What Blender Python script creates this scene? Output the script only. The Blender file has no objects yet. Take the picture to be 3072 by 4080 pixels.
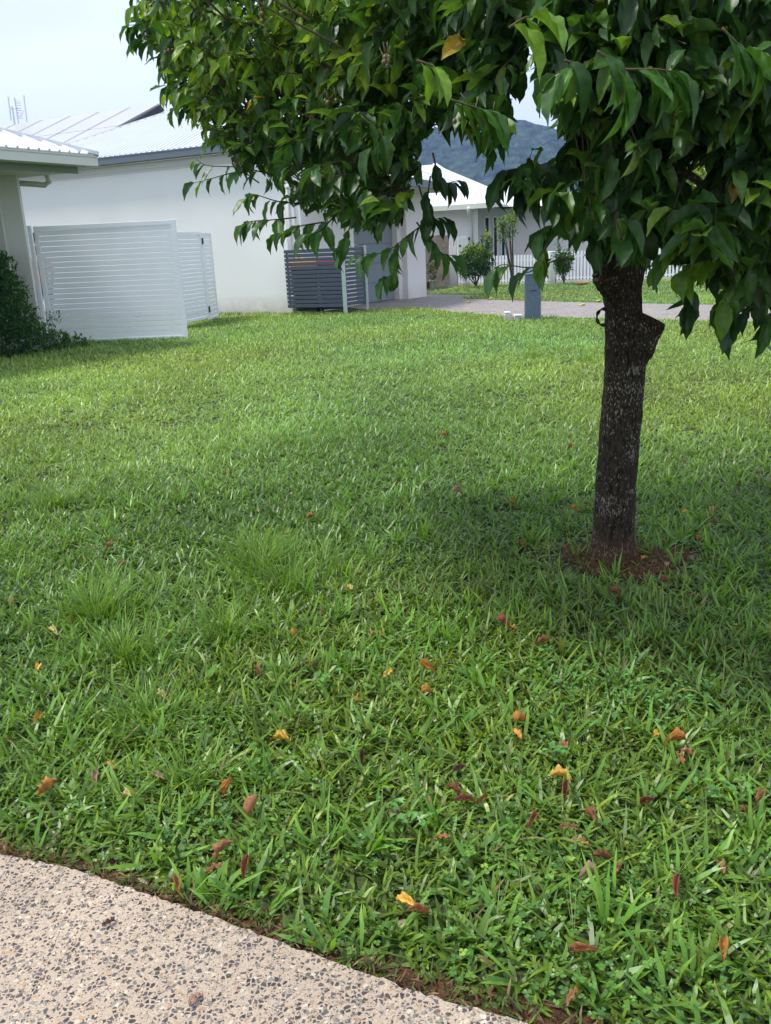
import bpy, math, random
import numpy as np
from mathutils import Matrix, Vector
sc = bpy.context.scene
R = math.radians
# ---------------------------------------------------------------- camera, sky, sun, exposure
FPX = 3500.; PITCH = math.atan(1075/3500); ROLL = R(2.67); H = 1.45
CF = np.array([0, math.cos(PITCH), -math.sin(PITCH)])
_R0 = np.array([1., 0, 0]); _U0 = np.array([0, math.sin(PITCH), math.cos(PITCH)])
CX = math.cos(ROLL)*_R0 - math.sin(ROLL)*_U0
CY = math.sin(ROLL)*_R0 + math.cos(ROLL)*_U0
cam_d = bpy.data.cameras.new('camera'); cam = bpy.data.objects.new('camera', cam_d)
sc.collection.objects.link(cam); sc.camera = cam
cam_d.sensor_fit = 'VERTICAL'; cam_d.sensor_height = 24.0; cam_d.lens = 24.0*FPX/4080
cam_d.clip_start = 0.05; cam_d.clip_end = 6000
cam.matrix_world = Matrix([[CX[0], CY[0], -CF[0], 0], [CX[1], CY[1], -CF[1], 0], [CX[2], CY[2], -CF[2], H], [0, 0, 0, 1]])

SUN_TO = np.array([-0.44, -0.03, 0.89]); SUN_TO /= np.linalg.norm(SUN_TO)
world = bpy.data.worlds.new("World"); sc.world = world; world.use_nodes = True
nt = world.node_tree; nt.nodes.clear()
wo = nt.nodes.new('ShaderNodeOutputWorld'); bg = nt.nodes.new('ShaderNodeBackground')
sky = nt.nodes.new('ShaderNodeTexSky'); sky.sky_type = 'NISHITA'; sky.sun_disc = False
sky.sun_elevation = math.asin(SUN_TO[2]); sky.sun_rotation = math.atan2(SUN_TO[0], SUN_TO[1])
sky.dust_density = 2.0
tc = nt.nodes.new('ShaderNodeTexCoord'); mp = nt.nodes.new('ShaderNodeMapping')
mp.inputs['Scale'].default_value = (1.2, 1.2, 4.0)
nz = nt.nodes.new('ShaderNodeTexNoise'); nz.inputs['Scale'].default_value = 1.6; nz.inputs['Detail'].default_value = 5
cr = nt.nodes.new('ShaderNodeValToRGB')
cr.color_ramp.elements[0].position = 0.32; cr.color_ramp.elements[0].color = (7.0, 7.9, 10.4, 1)
cr.color_ramp.elements[1].position = 0.62; cr.color_ramp.elements[1].color = (9.2, 9.8, 11.3, 1)
mx = nt.nodes.new('ShaderNodeMix'); mx.data_type = 'RGBA'; mx.inputs['Factor'].default_value = 0.86
bg.inputs['Strength'].default_value = 0.074
L = nt.links.new
L(tc.outputs['Generated'], mp.inputs['Vector']); L(mp.outputs[0], nz.inputs['Vector']); L(nz.outputs['Fac'], cr.inputs[0])
L(sky.outputs[0], mx.inputs['A']); L(cr.outputs[0], mx.inputs['B']); L(mx.outputs['Result'], bg.inputs[0]); L(bg.outputs[0], wo.inputs[0])
sd = bpy.data.lights.new('sun', 'SUN'); sd.energy = 2.4; sd.angle = R(12.0); sd.color = (1.0, 0.965, 0.9)
so = bpy.data.objects.new('sun', sd); sc.collection.objects.link(so)
so.rotation_euler = Vector(SUN_TO).to_track_quat('Z', 'Y').to_euler(); so.location = (0, 0, 30)
sc.view_settings.view_transform = 'Standard'; sc.view_settings.look = 'None'
sc.view_settings.exposure = 0.9; sc.view_settings.gamma = 1.0
sc.cycles.max_bounces = 7; sc.cycles.transparent_max_bounces = 8
sc.cycles.transmission_bounces = 4; sc.cycles.diffuse_bounces = 4; sc.cycles.glossy_bounces = 3

# ---------------------------------------------------------------- measuring helpers (pixel of the 3072x4080 photo -> point)
def ray(px, py): return CX*(px-1536) - CY*(py-2040) + CF*FPX
def G(px, py, z=0.0):
    d = ray(px, py); return np.array([0, 0, H]) + d*((z-H)/d[2])
def at(px, py, D):
    d = ray(px, py); return np.array([0, 0, H]) + d*(D/d[1])
def proj(P):
    v = P - np.array([0, 0, H]); z = np.maximum(v@CF, 1e-6)
    return 1536+FPX*(v@CX)/z, 2040-FPX*(v@CY)/z
def inpoly(x, y, poly):
    x = np.asarray(x, float); y = np.asarray(y, float); r = np.zeros(x.shape, bool); n = len(poly); j = n-1
    for i in range(n):
        xi, yi = poly[i][:2]; xj, yj = poly[j][:2]
        if yi != yj:
            r ^= ((yi > y) != (yj > y)) & (x < (xj-xi)*(y-yi)/(yj-yi)+xi)
        j = i
    return r

# ---------------------------------------------------------------- object helpers
ORG = {}
def link(o): sc.collection.objects.link(o); return o
def tag(o, label, cat=None, group=None):
    if label: o['label'] = label
    if cat: o['category'] = cat
    if group: o['group'] = group
    return o
def thing(name, label, cat, loc=(0, 0, 0), group=None):
    o = link(bpy.data.objects.new(name, None)); o.location = Vector([float(a) for a in loc]); o.empty_display_size = .2
    ORG[o.name] = np.array(loc, float); return tag(o, label, cat, group)
def mesh_np(name, V, F, mat, parent=None, smooth=False, tint=None, kind=None, origin=None):
    """V (n,3) world points, F (m,k) faces"""
    V = np.asarray(V, np.float32); F = np.asarray(F, np.int32)
    if parent is not None: o0 = ORG[parent.name]
    elif origin is not None: o0 = np.array(origin, float)
    else: o0 = np.zeros(3)
    me = bpy.data.meshes.new(name); k = F.shape[1]; m = F.shape[0]
    me.vertices.add(len(V)); me.vertices.foreach_set('co', (V-o0.astype(np.float32)).ravel())
    me.loops.add(m*k); me.loops.foreach_set('vertex_index', F.ravel())
    me.polygons.add(m); me.polygons.foreach_set('loop_start', np.arange(0, m*k, k, dtype=np.int32))
    me.polygons.foreach_set('use_smooth', np.full(m, smooth))
    if tint is not None:
        c = np.ones((len(V), 4), np.float32); c[:, :3] = tint
        a = me.attributes.new('tint', 'FLOAT_COLOR', 'POINT'); a.data.foreach_set('color', c.ravel())
    me.update(calc_edges=True)
    if mat: me.materials.append(mat)
    o = link(bpy.data.objects.new(name, me)); o.location = (0, 0, 0) if parent is not None else Vector(o0.tolist())
    ORG[o.name] = o0
    if parent is not None: o.parent = parent
    if kind: o['kind'] = kind
    return o
class MB:
    def __init__(s): s.v = []; s.f = []
    def add(s, vs, fs):
        b = len(s.v); s.v += [tuple(float(c) for c in v) for v in vs]; s.f += [tuple(i+b for i in f) for f in fs]
    def hexa(s, P):   # 8 points: bottom ring, top ring
        s.add(P, [(3, 2, 1, 0), (4, 5, 6, 7), (0, 1, 5, 4), (1, 2, 6, 5), (2, 3, 7, 6), (3, 0, 4, 7)])
    def box(s, o, u, n, a0, a1, b0, b1, z0, z1):
        o = np.array(o, float)[:2]; u = np.array(u, float)[:2]; n = np.array(n, float)[:2]
        q = [o+u*a+n*b for a, b in ((a0, b0), (a1, b0), (a1, b1), (a0, b1))]
        s.hexa([(p[0], p[1], z0) for p in q]+[(p[0], p[1], z1) for p in q])
    def bar(s, A, B, w, h, up=(0, 0, 1)):
        A = np.array(A, float); B = np.array(B, float); d = B-A; d /= np.linalg.norm(d)
        x = np.cross(d, up); x /= max(np.linalg.norm(x), 1e-9); y = np.cross(x, d)
        q = [(-1, -1), (1, -1), (1, 1), (-1, 1)]
        s.hexa([A+x*a*w/2+y*b*h/2 for a, b in q]+[B+x*a*w/2+y*b*h/2 for a, b in q])
    def tube(s, pts, rad, seg=8, cap=True):
        pts = [np.array(p, float) for p in pts]; n = len(pts)
        if not hasattr(rad, '__len__'): rad = [rad]*n
        base = len(s.v); ref = np.array([0.31, 0.2, 0.93])
        for i, p in enumerate(pts):
            d = pts[min(i+1, n-1)]-pts[max(i-1, 0)]; d /= max(np.linalg.norm(d), 1e-9)
            x = np.cross(d, ref); 
            if np.linalg.norm(x) < .05: x = np.cross(d, (1, 0, 0))
            x /= np.linalg.norm(x); y = np.cross(d, x)
            for k in range(seg):
                a = 2*math.pi*k/seg; q = p+(x*math.cos(a)+y*math.sin(a))*rad[i]; s.v.append(tuple(q.tolist()))
        for i in range(n-1):
            for k in range(seg):
                k2 = (k+1) % seg
                s.f.append((base+i*seg+k, base+i*seg+k2, base+(i+1)*seg+k2, base+(i+1)*seg+k))
        if cap:
            s.f.append(tuple(base+k for k in reversed(range(seg)))); s.f.append(tuple(base+(n-1)*seg+k for k in range(seg)))
    def lathe(s, c, prof, seg=20):   # prof [(r,z)]
        base = len(s.v)
        for r, z in prof:
            for k in range(seg):
                a = 2*math.pi*k/seg; s.v.append((c[0]+r*math.cos(a), c[1]+r*math.sin(a), c[2]+z))
        for i in range(len(prof)-1):
            for k in range(seg):
                k2 = (k+1) % seg; s.f.append((base+i*seg+k, base+i*seg+k2, base+(i+1)*seg+k2, base+(i+1)*seg+k))
    def build(s, name, mat, parent=None, smooth=False, kind=None, bevel=0, origin=None):
        o0 = ORG[parent.name] if parent is not None else (np.array(origin, float) if origin is not None else np.zeros(3))
        me = bpy.data.meshes.new(name); me.from_pydata([tuple(np.array(v)-o0) for v in s.v], [], s.f); me.update()
        if smooth: me.polygons.foreach_set('use_smooth', [True]*len(me.polygons))
        me.materials.append(mat); o = link(bpy.data.objects.new(name, me)); ORG[o.name] = o0
        if parent is not None: o.parent = parent
        else: o.location = Vector(o0.tolist())
        if kind: o['kind'] = kind
        if bevel:
            b = o.modifiers.new('bevel', 'BEVEL'); b.width = bevel; b.segments = 2; b.limit_method = 'ANGLE'
        return o

# ---------------------------------------------------------------- materials
def mat(name, col, rough=.7, spec=.3, metal=0, noise=None, bump=None, coat=0):
    """noise=(scale, amount) mottles the colour; bump=(scale, strength)"""
    m = bpy.data.materials.new(name); m.use_nodes = True; t = m.node_tree; b = t.nodes['Principled BSDF']
    b.inputs['Base Color'].default_value = (*col, 1); b.inputs['Roughness'].default_value = rough
    b.inputs['Specular IOR Level'].default_value = spec; b.inputs['Metallic'].default_value = metal
    co = t.nodes.new('ShaderNodeTexCoord')
    if noise:
        n = t.nodes.new('ShaderNodeTexNoise'); n.inputs['Scale'].default_value = noise[0]; n.inputs['Detail'].default_value = 6
        r = t.nodes.new('ShaderNodeValToRGB'); a = noise[1]
        r.color_ramp.elements[0].position = .3; r.color_ramp.elements[1].position = .7
        r.color_ramp.elements[0].color = (*[c*(1-a) for c in col], 1); r.color_ramp.elements[1].color = (*[min(1, c*(1+a)) for c in col], 1)
        t.links.new(co.outputs['Object'], n.inputs['Vector']); t.links.new(n.outputs['Fac'], r.inputs[0]); t.links.new(r.outputs[0], b.inputs['Base Color'])
    if bump:
        n2 = t.nodes.new('ShaderNodeTexNoise'); n2.inputs['Scale'].default_value = bump[0]; n2.inputs['Detail'].default_value = 4
        bn = t.nodes.new('ShaderNodeBump'); bn.inputs['Strength'].default_value = bump[1]; bn.inputs['Distance'].default_value = .01
        t.links.new(co.outputs['Object'], n2.inputs['Vector']); t.links.new(n2.outputs['Fac'], bn.inputs['Height']); t.links.new(bn.outputs[0], b.inputs['Normal'])
    return m
def render_wall(name, col, stain=.5):
    """painted render with faint soiling towards irregular patches and a rusty splash band at the foot"""
    m = mat(name, col, .85, .2, bump=(60, .15)); t = m.node_tree; b = t.nodes['Principled BSDF']
    g = t.nodes.new('ShaderNodeNewGeometry'); sx = t.nodes.new('ShaderNodeSeparateXYZ'); t.links.new(g.outputs['Position'], sx.inputs[0])
    n = t.nodes.new('ShaderNodeTexNoise'); n.inputs['Scale'].default_value = .9; n.inputs['Detail'].default_value = 7; t.links.new(g.outputs['Position'], n.inputs['Vector'])
    r = t.nodes.new('ShaderNodeValToRGB'); r.color_ramp.elements[0].position = .35; r.color_ramp.elements[1].position = .65
    r.color_ramp.elements[0].color = (*[c*.98 for c in col], 1); r.color_ramp.elements[1].color = (*[min(1, c*1.02) for c in col], 1)
    t.links.new(n.outputs['Fac'], r.inputs[0])
    mr = t.nodes.new('ShaderNodeMapRange'); mr.inputs[1].default_value = 0.0; mr.inputs[2].default_value = .42; mr.inputs[3].default_value = stain; mr.inputs[4].default_value = 0
    t.links.new(sx.outputs['Z'], mr.inputs[0])
    n2 = t.nodes.new('ShaderNodeTexNoise'); n2.inputs['Scale'].default_value = 5; n2.inputs['Detail'].default_value = 6; t.links.new(g.outputs['Position'], n2.inputs['Vector'])
    mu = t.nodes.new('ShaderNodeMath'); mu.operation = 'MULTIPLY'; t.links.new(mr.outputs[0], mu.inputs[0]); t.links.new(n2.outputs['Fac'], mu.inputs[1])
    mx = t.nodes.new('ShaderNodeMix'); mx.data_type = 'RGBA'; t.links.new(mu.outputs[0], mx.inputs['Factor']); t.links.new(r.outputs[0], mx.inputs['A'])
    mx.inputs['B'].default_value = (.33, .22, .15, 1); t.links.new(mx.outputs['Result'], b.inputs['Base Color'])
    return m
def leaf_mat(name, rough=.4, trans=.35, spec=.5, noise=.18, sheen=0):
    """per-leaf colour from the tint attribute, translucent"""
    m = bpy.data.materials.new(name); m.use_nodes = True; t = m.node_tree; b = t.nodes['Principled BSDF']; out = t.nodes['Material Output']
    a = t.nodes.new('ShaderNodeAttribute'); a.attribute_name = 'tint'
    co = t.nodes.new('ShaderNodeTexCoord'); n = t.nodes.new('ShaderNodeTexNoise'); n.inputs['Scale'].default_value = 55; n.inputs['Detail'].default_value = 3
    t.links.new(co.outputs['Object'], n.inputs['Vector'])
    mr = t.nodes.new('ShaderNodeMapRange'); mr.inputs[1].default_value = .3; mr.inputs[2].default_value = .7; mr.inputs[3].default_value = 1-noise; mr.inputs[4].default_value = 1+noise
    t.links.new(n.outputs['Fac'], mr.inputs[0])
    vm = t.nodes.new('ShaderNodeVectorMath'); vm.operation = 'SCALE'; t.links.new(a.outputs['Color'], vm.inputs[0]); t.links.new(mr.outputs[0], vm.inputs['Scale'])
    t.links.new(vm.outputs[0], b.inputs['Base Color']); b.inputs['Roughness'].default_value = rough; b.inputs['Specular IOR Level'].default_value = spec
    tr = t.nodes.new('ShaderNodeBsdfTranslucent'); hs = t.nodes.new('ShaderNodeVectorMath'); hs.operation = 'MULTIPLY'
    hs.inputs[1].default_value = (1.9, 1.7, .7); t.links.new(vm.outputs[0], hs.inputs[0]); t.links.new(hs.outputs[0], tr.inputs['Color'])
    ms = t.nodes.new('ShaderNodeMixShader'); ms.inputs[0].default_value = trans
    t.links.new(b.outputs[0], ms.inputs[1]); t.links.new(tr.outputs[0], ms.inputs[2]); t.links.new(ms.outputs[0], out.inputs['Surface'])
    return m
def aggregate(name, base, stones, scale=1.0, bumpd=.0015):
    """exposed aggregate concrete: layers of angular stones set in a sandy matrix. stones: [(cell scale, share, edge, colour a, colour b)]"""
    m = bpy.data.materials.new(name); m.use_nodes = True; t = m.node_tree; b = t.nodes['Principled BSDF']; N = t.nodes.new; K = t.links.new
    g = N('ShaderNodeNewGeometry'); b.inputs['Roughness'].default_value = .8; b.inputs['Specular IOR Level'].default_value = .25
    wn = N('ShaderNodeTexNoise'); wn.inputs['Scale'].default_value = 140*scale; wn.inputs['Detail'].default_value = 2; K(g.outputs['Position'], wn.inputs['Vector'])
    ws = N('ShaderNodeVectorMath'); ws.operation = 'SCALE'; ws.inputs['Scale'].default_value = .006/scale; K(wn.outputs['Color'], ws.inputs[0])
    wa = N('ShaderNodeVectorMath'); wa.operation = 'ADD'; K(g.outputs['Position'], wa.inputs[0]); K(ws.outputs[0], wa.inputs[1])
    fn = N('ShaderNodeTexNoise'); fn.inputs['Scale'].default_value = 260*scale; fn.inputs['Detail'].default_value = 5; K(g.outputs['Position'], fn.inputs['Vector'])
    r = N('ShaderNodeValToRGB'); r.color_ramp.elements[0].position = .3; r.color_ramp.elements[1].position = .7
    r.color_ramp.elements[0].color = (*[c*.72 for c in base], 1); r.color_ramp.elements[1].color = (*[min(1, c*1.25) for c in base], 1); K(fn.outputs['Fac'], r.inputs[0])
    bn_ = N('ShaderNodeTexNoise'); bn_.inputs['Scale'].default_value = 2.2; bn_.inputs['Detail'].default_value = 6; K(g.outputs['Position'], bn_.inputs['Vector'])
    mr = N('ShaderNodeMapRange'); mr.inputs[1].default_value = .3; mr.inputs[2].default_value = .7; mr.inputs[3].default_value = .86; mr.inputs[4].default_value = 1.1; K(bn_.outputs['Fac'], mr.inputs[0])
    cur = r.outputs[0]; hts = []
    for i, (s, share, edge, ca, cb) in enumerate(stones):
        off = N('ShaderNodeVectorMath'); off.operation = 'ADD'; off.inputs[1].default_value = (3.7*i, 9.1*i, 0); K(wa.outputs[0], off.inputs[0])
        fl = N('ShaderNodeVectorMath'); fl.operation = 'MULTIPLY'; fl.inputs[1].default_value = (1, 1, 0); K(off.outputs[0], fl.inputs[0])
        v = N('ShaderNodeTexVoronoi'); v.feature = 'DISTANCE_TO_EDGE'; v.voronoi_dimensions = '2D'; v.inputs['Scale'].default_value = s; K(fl.outputs[0], v.inputs['Vector'])
        c = N('ShaderNodeTexVoronoi'); c.feature = 'F1'; c.voronoi_dimensions = '2D'; c.inputs['Scale'].default_value = s; K(fl.outputs[0], c.inputs['Vector'])
        sx = N('ShaderNodeSeparateColor'); K(c.outputs['Color'], sx.inputs[0])
        m1 = N('ShaderNodeMath'); m1.operation = 'LESS_THAN'; m1.inputs[1].default_value = share; K(sx.outputs[0], m1.inputs[0])
        th = N('ShaderNodeMath'); th.operation = 'MULTIPLY_ADD'; th.inputs[1].default_value = .22; th.inputs[2].default_value = edge; K(sx.outputs[1], th.inputs[0])
        m2 = N('ShaderNodeMath'); m2.operation = 'GREATER_THAN'; K(v.outputs['Distance'], m2.inputs[0]); K(th.outputs[0], m2.inputs[1])
        mm = N('ShaderNodeMath'); mm.operation = 'MULTIPLY'; K(m1.outputs[0], mm.inputs[0]); K(m2.outputs[0], mm.inputs[1])
        cc = N('ShaderNodeMix'); cc.data_type = 'RGBA'; cc.inputs['A'].default_value = (*ca, 1); cc.inputs['B'].default_value = (*cb, 1); K(sx.outputs[2], cc.inputs['Factor'])
        mx = N('ShaderNodeMix'); mx.data_type = 'RGBA'; K(mm.outputs[0], mx.inputs['Factor']); K(cur, mx.inputs['A']); K(cc.outputs['Result'], mx.inputs['B']); cur = mx.outputs['Result']
        hts.append(mm.outputs[0])
    sv = N('ShaderNodeVectorMath'); sv.operation = 'SCALE'; K(cur, sv.inputs[0]); K(mr.outputs[0], sv.inputs['Scale']); K(sv.outputs[0], b.inputs['Base Color'])
    h = hts[0]
    for q in hts[1:]:
        a = N('ShaderNodeMath'); a.operation = 'ADD'; K(h, a.inputs[0]); K(q, a.inputs[1]); h = a.outputs[0]
    a = N('ShaderNodeMath'); a.operation = 'MULTIPLY_ADD'; a.inputs[1].default_value = .8; K(fn.outputs['Fac'], a.inputs[0]); K(h, a.inputs[2])
    bu = N('ShaderNodeBump'); bu.inputs['Strength'].default_value = .6; bu.inputs['Distance'].default_value = bumpd; K(a.outputs[0], bu.inputs['Height']); K(bu.outputs[0], b.inputs['Normal'])
    return m

M = {}
M['render'] = render_wall('white_render', (.775, .79, .755), .9)
M['render_warm'] = render_wall('warm_render', (.71, .685, .66), .5)
M['render_far'] = render_wall('pale_render', (.74, .735, .71), .2)
M['cream'] = mat('cream_paint', (.58, .60, .53), .5, .4, noise=(3, .03))
M['soffit'] = mat('soffit', (.62, .62, .52), .7)
M['roof_white'] = mat('white_metal_roof', (.66, .69, .71), .5, .5, noise=(1.5, .03))
M['gutter_dark'] = mat('slate_grey_gutter', (.105, .135, .16), .45, .5)
M['white_metal'] = mat('white_powder_coat', (.80, .84, .86), .4, .45, noise=(4, .02))
M['white_pipe'] = mat('white_plastic', (.74, .75, .72), .4, .45)
M['steel_dark'] = mat('dark_steel', (.05, .06, .06), .5, .4, metal=.3)
M['slate'] = mat('charcoal_powder_coat', (.055, .072, .095), .45, .4, noise=(8, .08))
M['galv'] = mat('galvanised_post', (.47, .52, .50), .5, .4, metal=.2, noise=(12, .08))
M['door_grey'] = mat('grey_garage_door', (.19, .225, .245), .5, .4, noise=(2, .03), bump=(90, .1))
M['panel'] = mat('solar_glass', (.38, .39, .40), .3, .6, noise=(1.2, .05))  # pale base colour holds the sky reflection of the panels
M['panel_frame'] = mat('panel_frame', (.6, .6, .66), .4, .5, metal=.4)
M['dark'] = mat('dark_void', (.012, .014, .02), .6)
M['glass_dark'] = mat('dark_window_glass', (.008, .011, .028), .35, .15)
M['timber'] = mat('weathered_paling', (.22, .185, .155), .9, .1, noise=(9, .25))
M['bollard'] = mat('blue_grey_steel', (.095, .135, .18), .5, .4, noise=(14, .14), metal=.15)
M['terracotta'] = mat('terracotta', (.30, .13, .07), .85)
M['soil'] = mat('red_brown_soil', (.095, .045, .026), .95, .1, noise=(28, .45), bump=(120, .9))
M['concrete_old'] = mat('pale_concrete_block', (.42, .42, .38), .9, .1, noise=(25, .2), bump=(80, .4))
M['leaf'] = leaf_mat('tree_leaf', .40, .34, .42, .25)
M['shrub'] = leaf_mat('shrub_leaf', .55, .3, .18)
M['grass'] = leaf_mat('grass_blade', .36, .32, .38, .12)
M['dead'] = leaf_mat('dead_leaf', .65, .2, .25, .35)

# ---------------------------------------------------------------- bark
def bark_mat():
    m = bpy.data.materials.new('bark'); m.use_nodes = True; t = m.node_tree; b = t.nodes['Principled BSDF']; N = t.nodes.new; K = t.links.new
    g = N('ShaderNodeNewGeometry'); b.inputs['Roughness'].default_value = .92; b.inputs['Specular IOR Level'].default_value = .15
    def sc_(v, s):
        q = N('ShaderNodeVectorMath'); q.operation = 'MULTIPLY'; q.inputs[1].default_value = s; K(v, q.inputs[0]); return q.outputs[0]
    n1 = N('ShaderNodeTexNoise'); n1.inputs['Scale'].default_value = 1; n1.inputs['Detail'].default_value = 6; K(sc_(g.outputs['Position'], (85, 85, 30)), n1.inputs['Vector'])
    n2 = N('ShaderNodeTexNoise'); n2.inputs['Scale'].default_value = 1; n2.inputs['Detail'].default_value = 5; K(sc_(g.outputs['Position'], (150, 150, 75)), n2.inputs['Vector'])
    n3 = N('ShaderNodeTexNoise'); n3.inputs['Scale'].default_value = 1; n3.inputs['Detail'].default_value = 4; K(sc_(g.outputs['Position'], (7, 7, 16)), n3.inputs['Vector'])
    r1 = N('ShaderNodeValToRGB'); r1.color_ramp.elements[0].position = .35; r1.color_ramp.elements[0].color = (.012, .009, .006, 1)
    r1.color_ramp.elements[1].position = .65; r1.color_ramp.elements[1].color = (.050, .039, .027, 1); K(n1.outputs['Fac'], r1.inputs[0])
    # lichen flecks, in bands
    a = N('ShaderNodeMath'); a.operation = 'MULTIPLY_ADD'; a.inputs[1].default_value = .45; K(n3.outputs['Fac'], a.inputs[0]); K(n2.outputs['Fac'], a.inputs[2])
    r2 = N('ShaderNodeValToRGB'); r2.color_ramp.elements[0].position = .80; r2.color_ramp.elements[0].color = (0, 0, 0, 1)
    r2.color_ramp.elements[1].position = .92; r2.color_ramp.elements[1].color = (1, 1, 1, 1); K(a.outputs[0], r2.inputs[0])
    mx = N('ShaderNodeMix'); mx.data_type = 'RGBA'; K(r2.outputs[0], mx.inputs['Factor']); K(r1.outputs[0], mx.inputs['A']); mx.inputs['B'].default_value = (.26, .25, .19, 1)
    # red soil splashed on the foot
    sx = N('ShaderNodeSeparateXYZ'); K(g.outputs['Position'], sx.inputs[0])
    mr = N('ShaderNodeMapRange'); mr.inputs[1].default_value = .02; mr.inputs[2].default_value = .14; mr.inputs[3].default_value = .95; mr.inputs[4].default_value = 0; K(sx.outputs['Z'], mr.inputs[0])
    mu = N('ShaderNodeMath'); mu.operation = 'MULTIPLY'; K(mr.outputs[0], mu.inputs[0]); K(n3.outputs['Fac'], mu.inputs[1])
    m2 = N('ShaderNodeMix'); m2.data_type = 'RGBA'; K(mu.outputs[0], m2.inputs['Factor']); K(mx.outputs['Result'], m2.inputs['A']); m2.inputs['B'].default_value = (.115, .055, .032, 1)
    K(m2.outputs['Result'], b.inputs['Base Color'])
    bu = N('ShaderNodeBump'); bu.inputs['Strength'].default_value = .9; bu.inputs['Distance'].default_value = .006; K(n1.outputs['Fac'], bu.inputs['Height']); K(bu.outputs[0], b.inputs['Normal'])
    return m
M['bark'] = bark_mat()
M['twig'] = mat('twig', (.085, .07, .035), .8, .2)

rng = np.random.default_rng(7); random.seed(7)

# ================================================================= SETTING
def terrain():
    m = bpy.data.materials.new('lawn_soil'); m.use_nodes = True; t = m.node_tree; b = t.nodes['Principled BSDF']; N = t.nodes.new; K = t.links.new
    g = N('ShaderNodeNewGeometry'); b.inputs['Roughness'].default_value = 1
    n = N('ShaderNodeTexNoise'); n.inputs['Scale'].default_value = 70; n.inputs['Detail'].default_value = 8; K(g.outputs['Position'], n.inputs['Vector'])
    r = N('ShaderNodeValToRGB'); e = r.color_ramp.elements; e[0].position = .35; e[0].color = (.022, .020, .009, 1); e[1].position = .68; e[1].color = (.05, .085, .02, 1); K(n.outputs['Fac'], r.inputs[0])
    K(r.outputs[0], b.inputs['Base Color']); return m
xs = [-3000, -60, -30, 30, 60, 3000]; ys = [-30, 0, 35, 60, 3000]
gv = [(x, y, -.02) for y in ys for x in xs]; gf = [(j*6+i, j*6+i+1, (j+1)*6+i+1, (j+1)*6+i) for j in range(4) for i in range(5)]
mesh_np('ground', gv, gf, terrain(), kind='structure')

# foreground path of exposed aggregate, curved edge
edge_px = [(-900, 3260), (-300, 3335), (0, 3411), (200, 3450), (369, 3494), (608, 3577), (922, 3688), (1291, 3826), (1623, 3946), (1991, 4057), (2500, 4200), (3300, 4400), (4300, 4650)]
edge_w = np.array([G(*q)[:2] for q in edge_px])
def cr_spline(P, k=14):
    P = np.vstack([2*P[0]-P[1], P, 2*P[-1]-P[-2]]); o = []
    for i in range(1, len(P)-2):
        for t in np.linspace(0, 1, k, endpoint=False):
            o.append(.5*((2*P[i])+(-P[i-1]+P[i+1])*t+(2*P[i-1]-5*P[i]+4*P[i+1]-P[i+2])*t*t+(-P[i-1]+3*P[i]-3*P[i+1]+P[i+2])*t**3))
    o.append(P[-2]); return np.array(o)
edge_s = cr_spline(edge_w)
edge_s = np.vstack([[edge_s[0][0]-6, edge_s[0][1]+.9], edge_s, [edge_s[-1][0]+6, edge_s[-1][1]-.9]])
def edge_y(x): return np.interp(x, edge_s[:, 0], edge_s[:, 1])
M['path'] = aggregate('exposed_aggregate_path', (.385, .31, .235), [
    (92, .50, .08, (.038, .032, .036), (.11, .095, .095)), (180, .34, .15, (.07, .055, .05), (.17, .13, .11)),
    (92, .12, .11, (.46, .40, .29), (.52, .47, .38)), (88, .09, .12, (.42, .29, .17), (.30, .19, .12)), (96, .16, .10, (.15, .14, .13), (.25, .23, .20))])
def path_mesh():
    V = []; F = []; n = len(edge_s)
    jit = np.random.default_rng(3).normal(0, .0025, n)
    for i, (x, y) in enumerate(edge_s):
        y = y+jit[i]
        for (dy, z) in ((0, -.06), (0, .006), (-.008, .014), (-.5, .015), (-3.5, .015)):
            V.append((x, y+dy, z))
    for i in range(n-1):
        for k in range(4): F.append((i*5+k, i*5+k+1, (i+1)*5+k+1, (i+1)*5+k))
    return V, F
pv, pf = path_mesh(); mesh_np('path', pv, pf, M['path'], kind='structure')
# dirt trench between path and turf
def trench():
    V = []; F = []; n = len(edge_s); r = np.random.default_rng(4)
    for i, (x, y) in enumerate(edge_s):
        V += [(x, y-.004, -.0175), (x, y+.035+r.uniform(0, .02), -.016+r.uniform(-.003, .003)), (x, y+.08+r.uniform(0, .03), -.0195)]
    for i in range(n-1):
        for k in range(2): F.append((i*3+k, i*3+k+1, (i+1)*3+k+1, (i+1)*3+k))
    return V, F
tv, tf = trench(); mesh_np('bare_soil_edge', tv, tf, M['soil'], kind='structure')

# concrete driveway beyond the lawn
drive_px = [(1300, 1215), (1480, 1236), (1650, 1224), (1842, 1247), (2085, 1264), (2400, 1267), (2631, 1272), (2935, 1281), (3300, 1291), (4300, 1320),
            (4300, 1245), (3300, 1222), (2730, 1211), (2400, 1205), (2085, 1198), (1950, 1193), (1850, 1190), (1836, 1187), (1850, 1182), (1920, 1175), (1677, 1172), (1560, 1170)]
drive_w = [tuple(G(*q)[:2]) for q in drive_px]
M['drive'] = aggregate('exposed_aggregate_driveway', (.27, .245, .225), [
    (30, .5, .08, (.12, .10, .10), (.22, .18, .17)), (38, .2, .10, (.48, .44, .40), (.36, .30, .27))], .35, .004)
dm = MB(); dm.add([(x, y, -.003) for x, y in drive_w], [tuple(range(len(drive_w)))]); dm.build('driveway', M['drive'], kind='structure')

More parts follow.
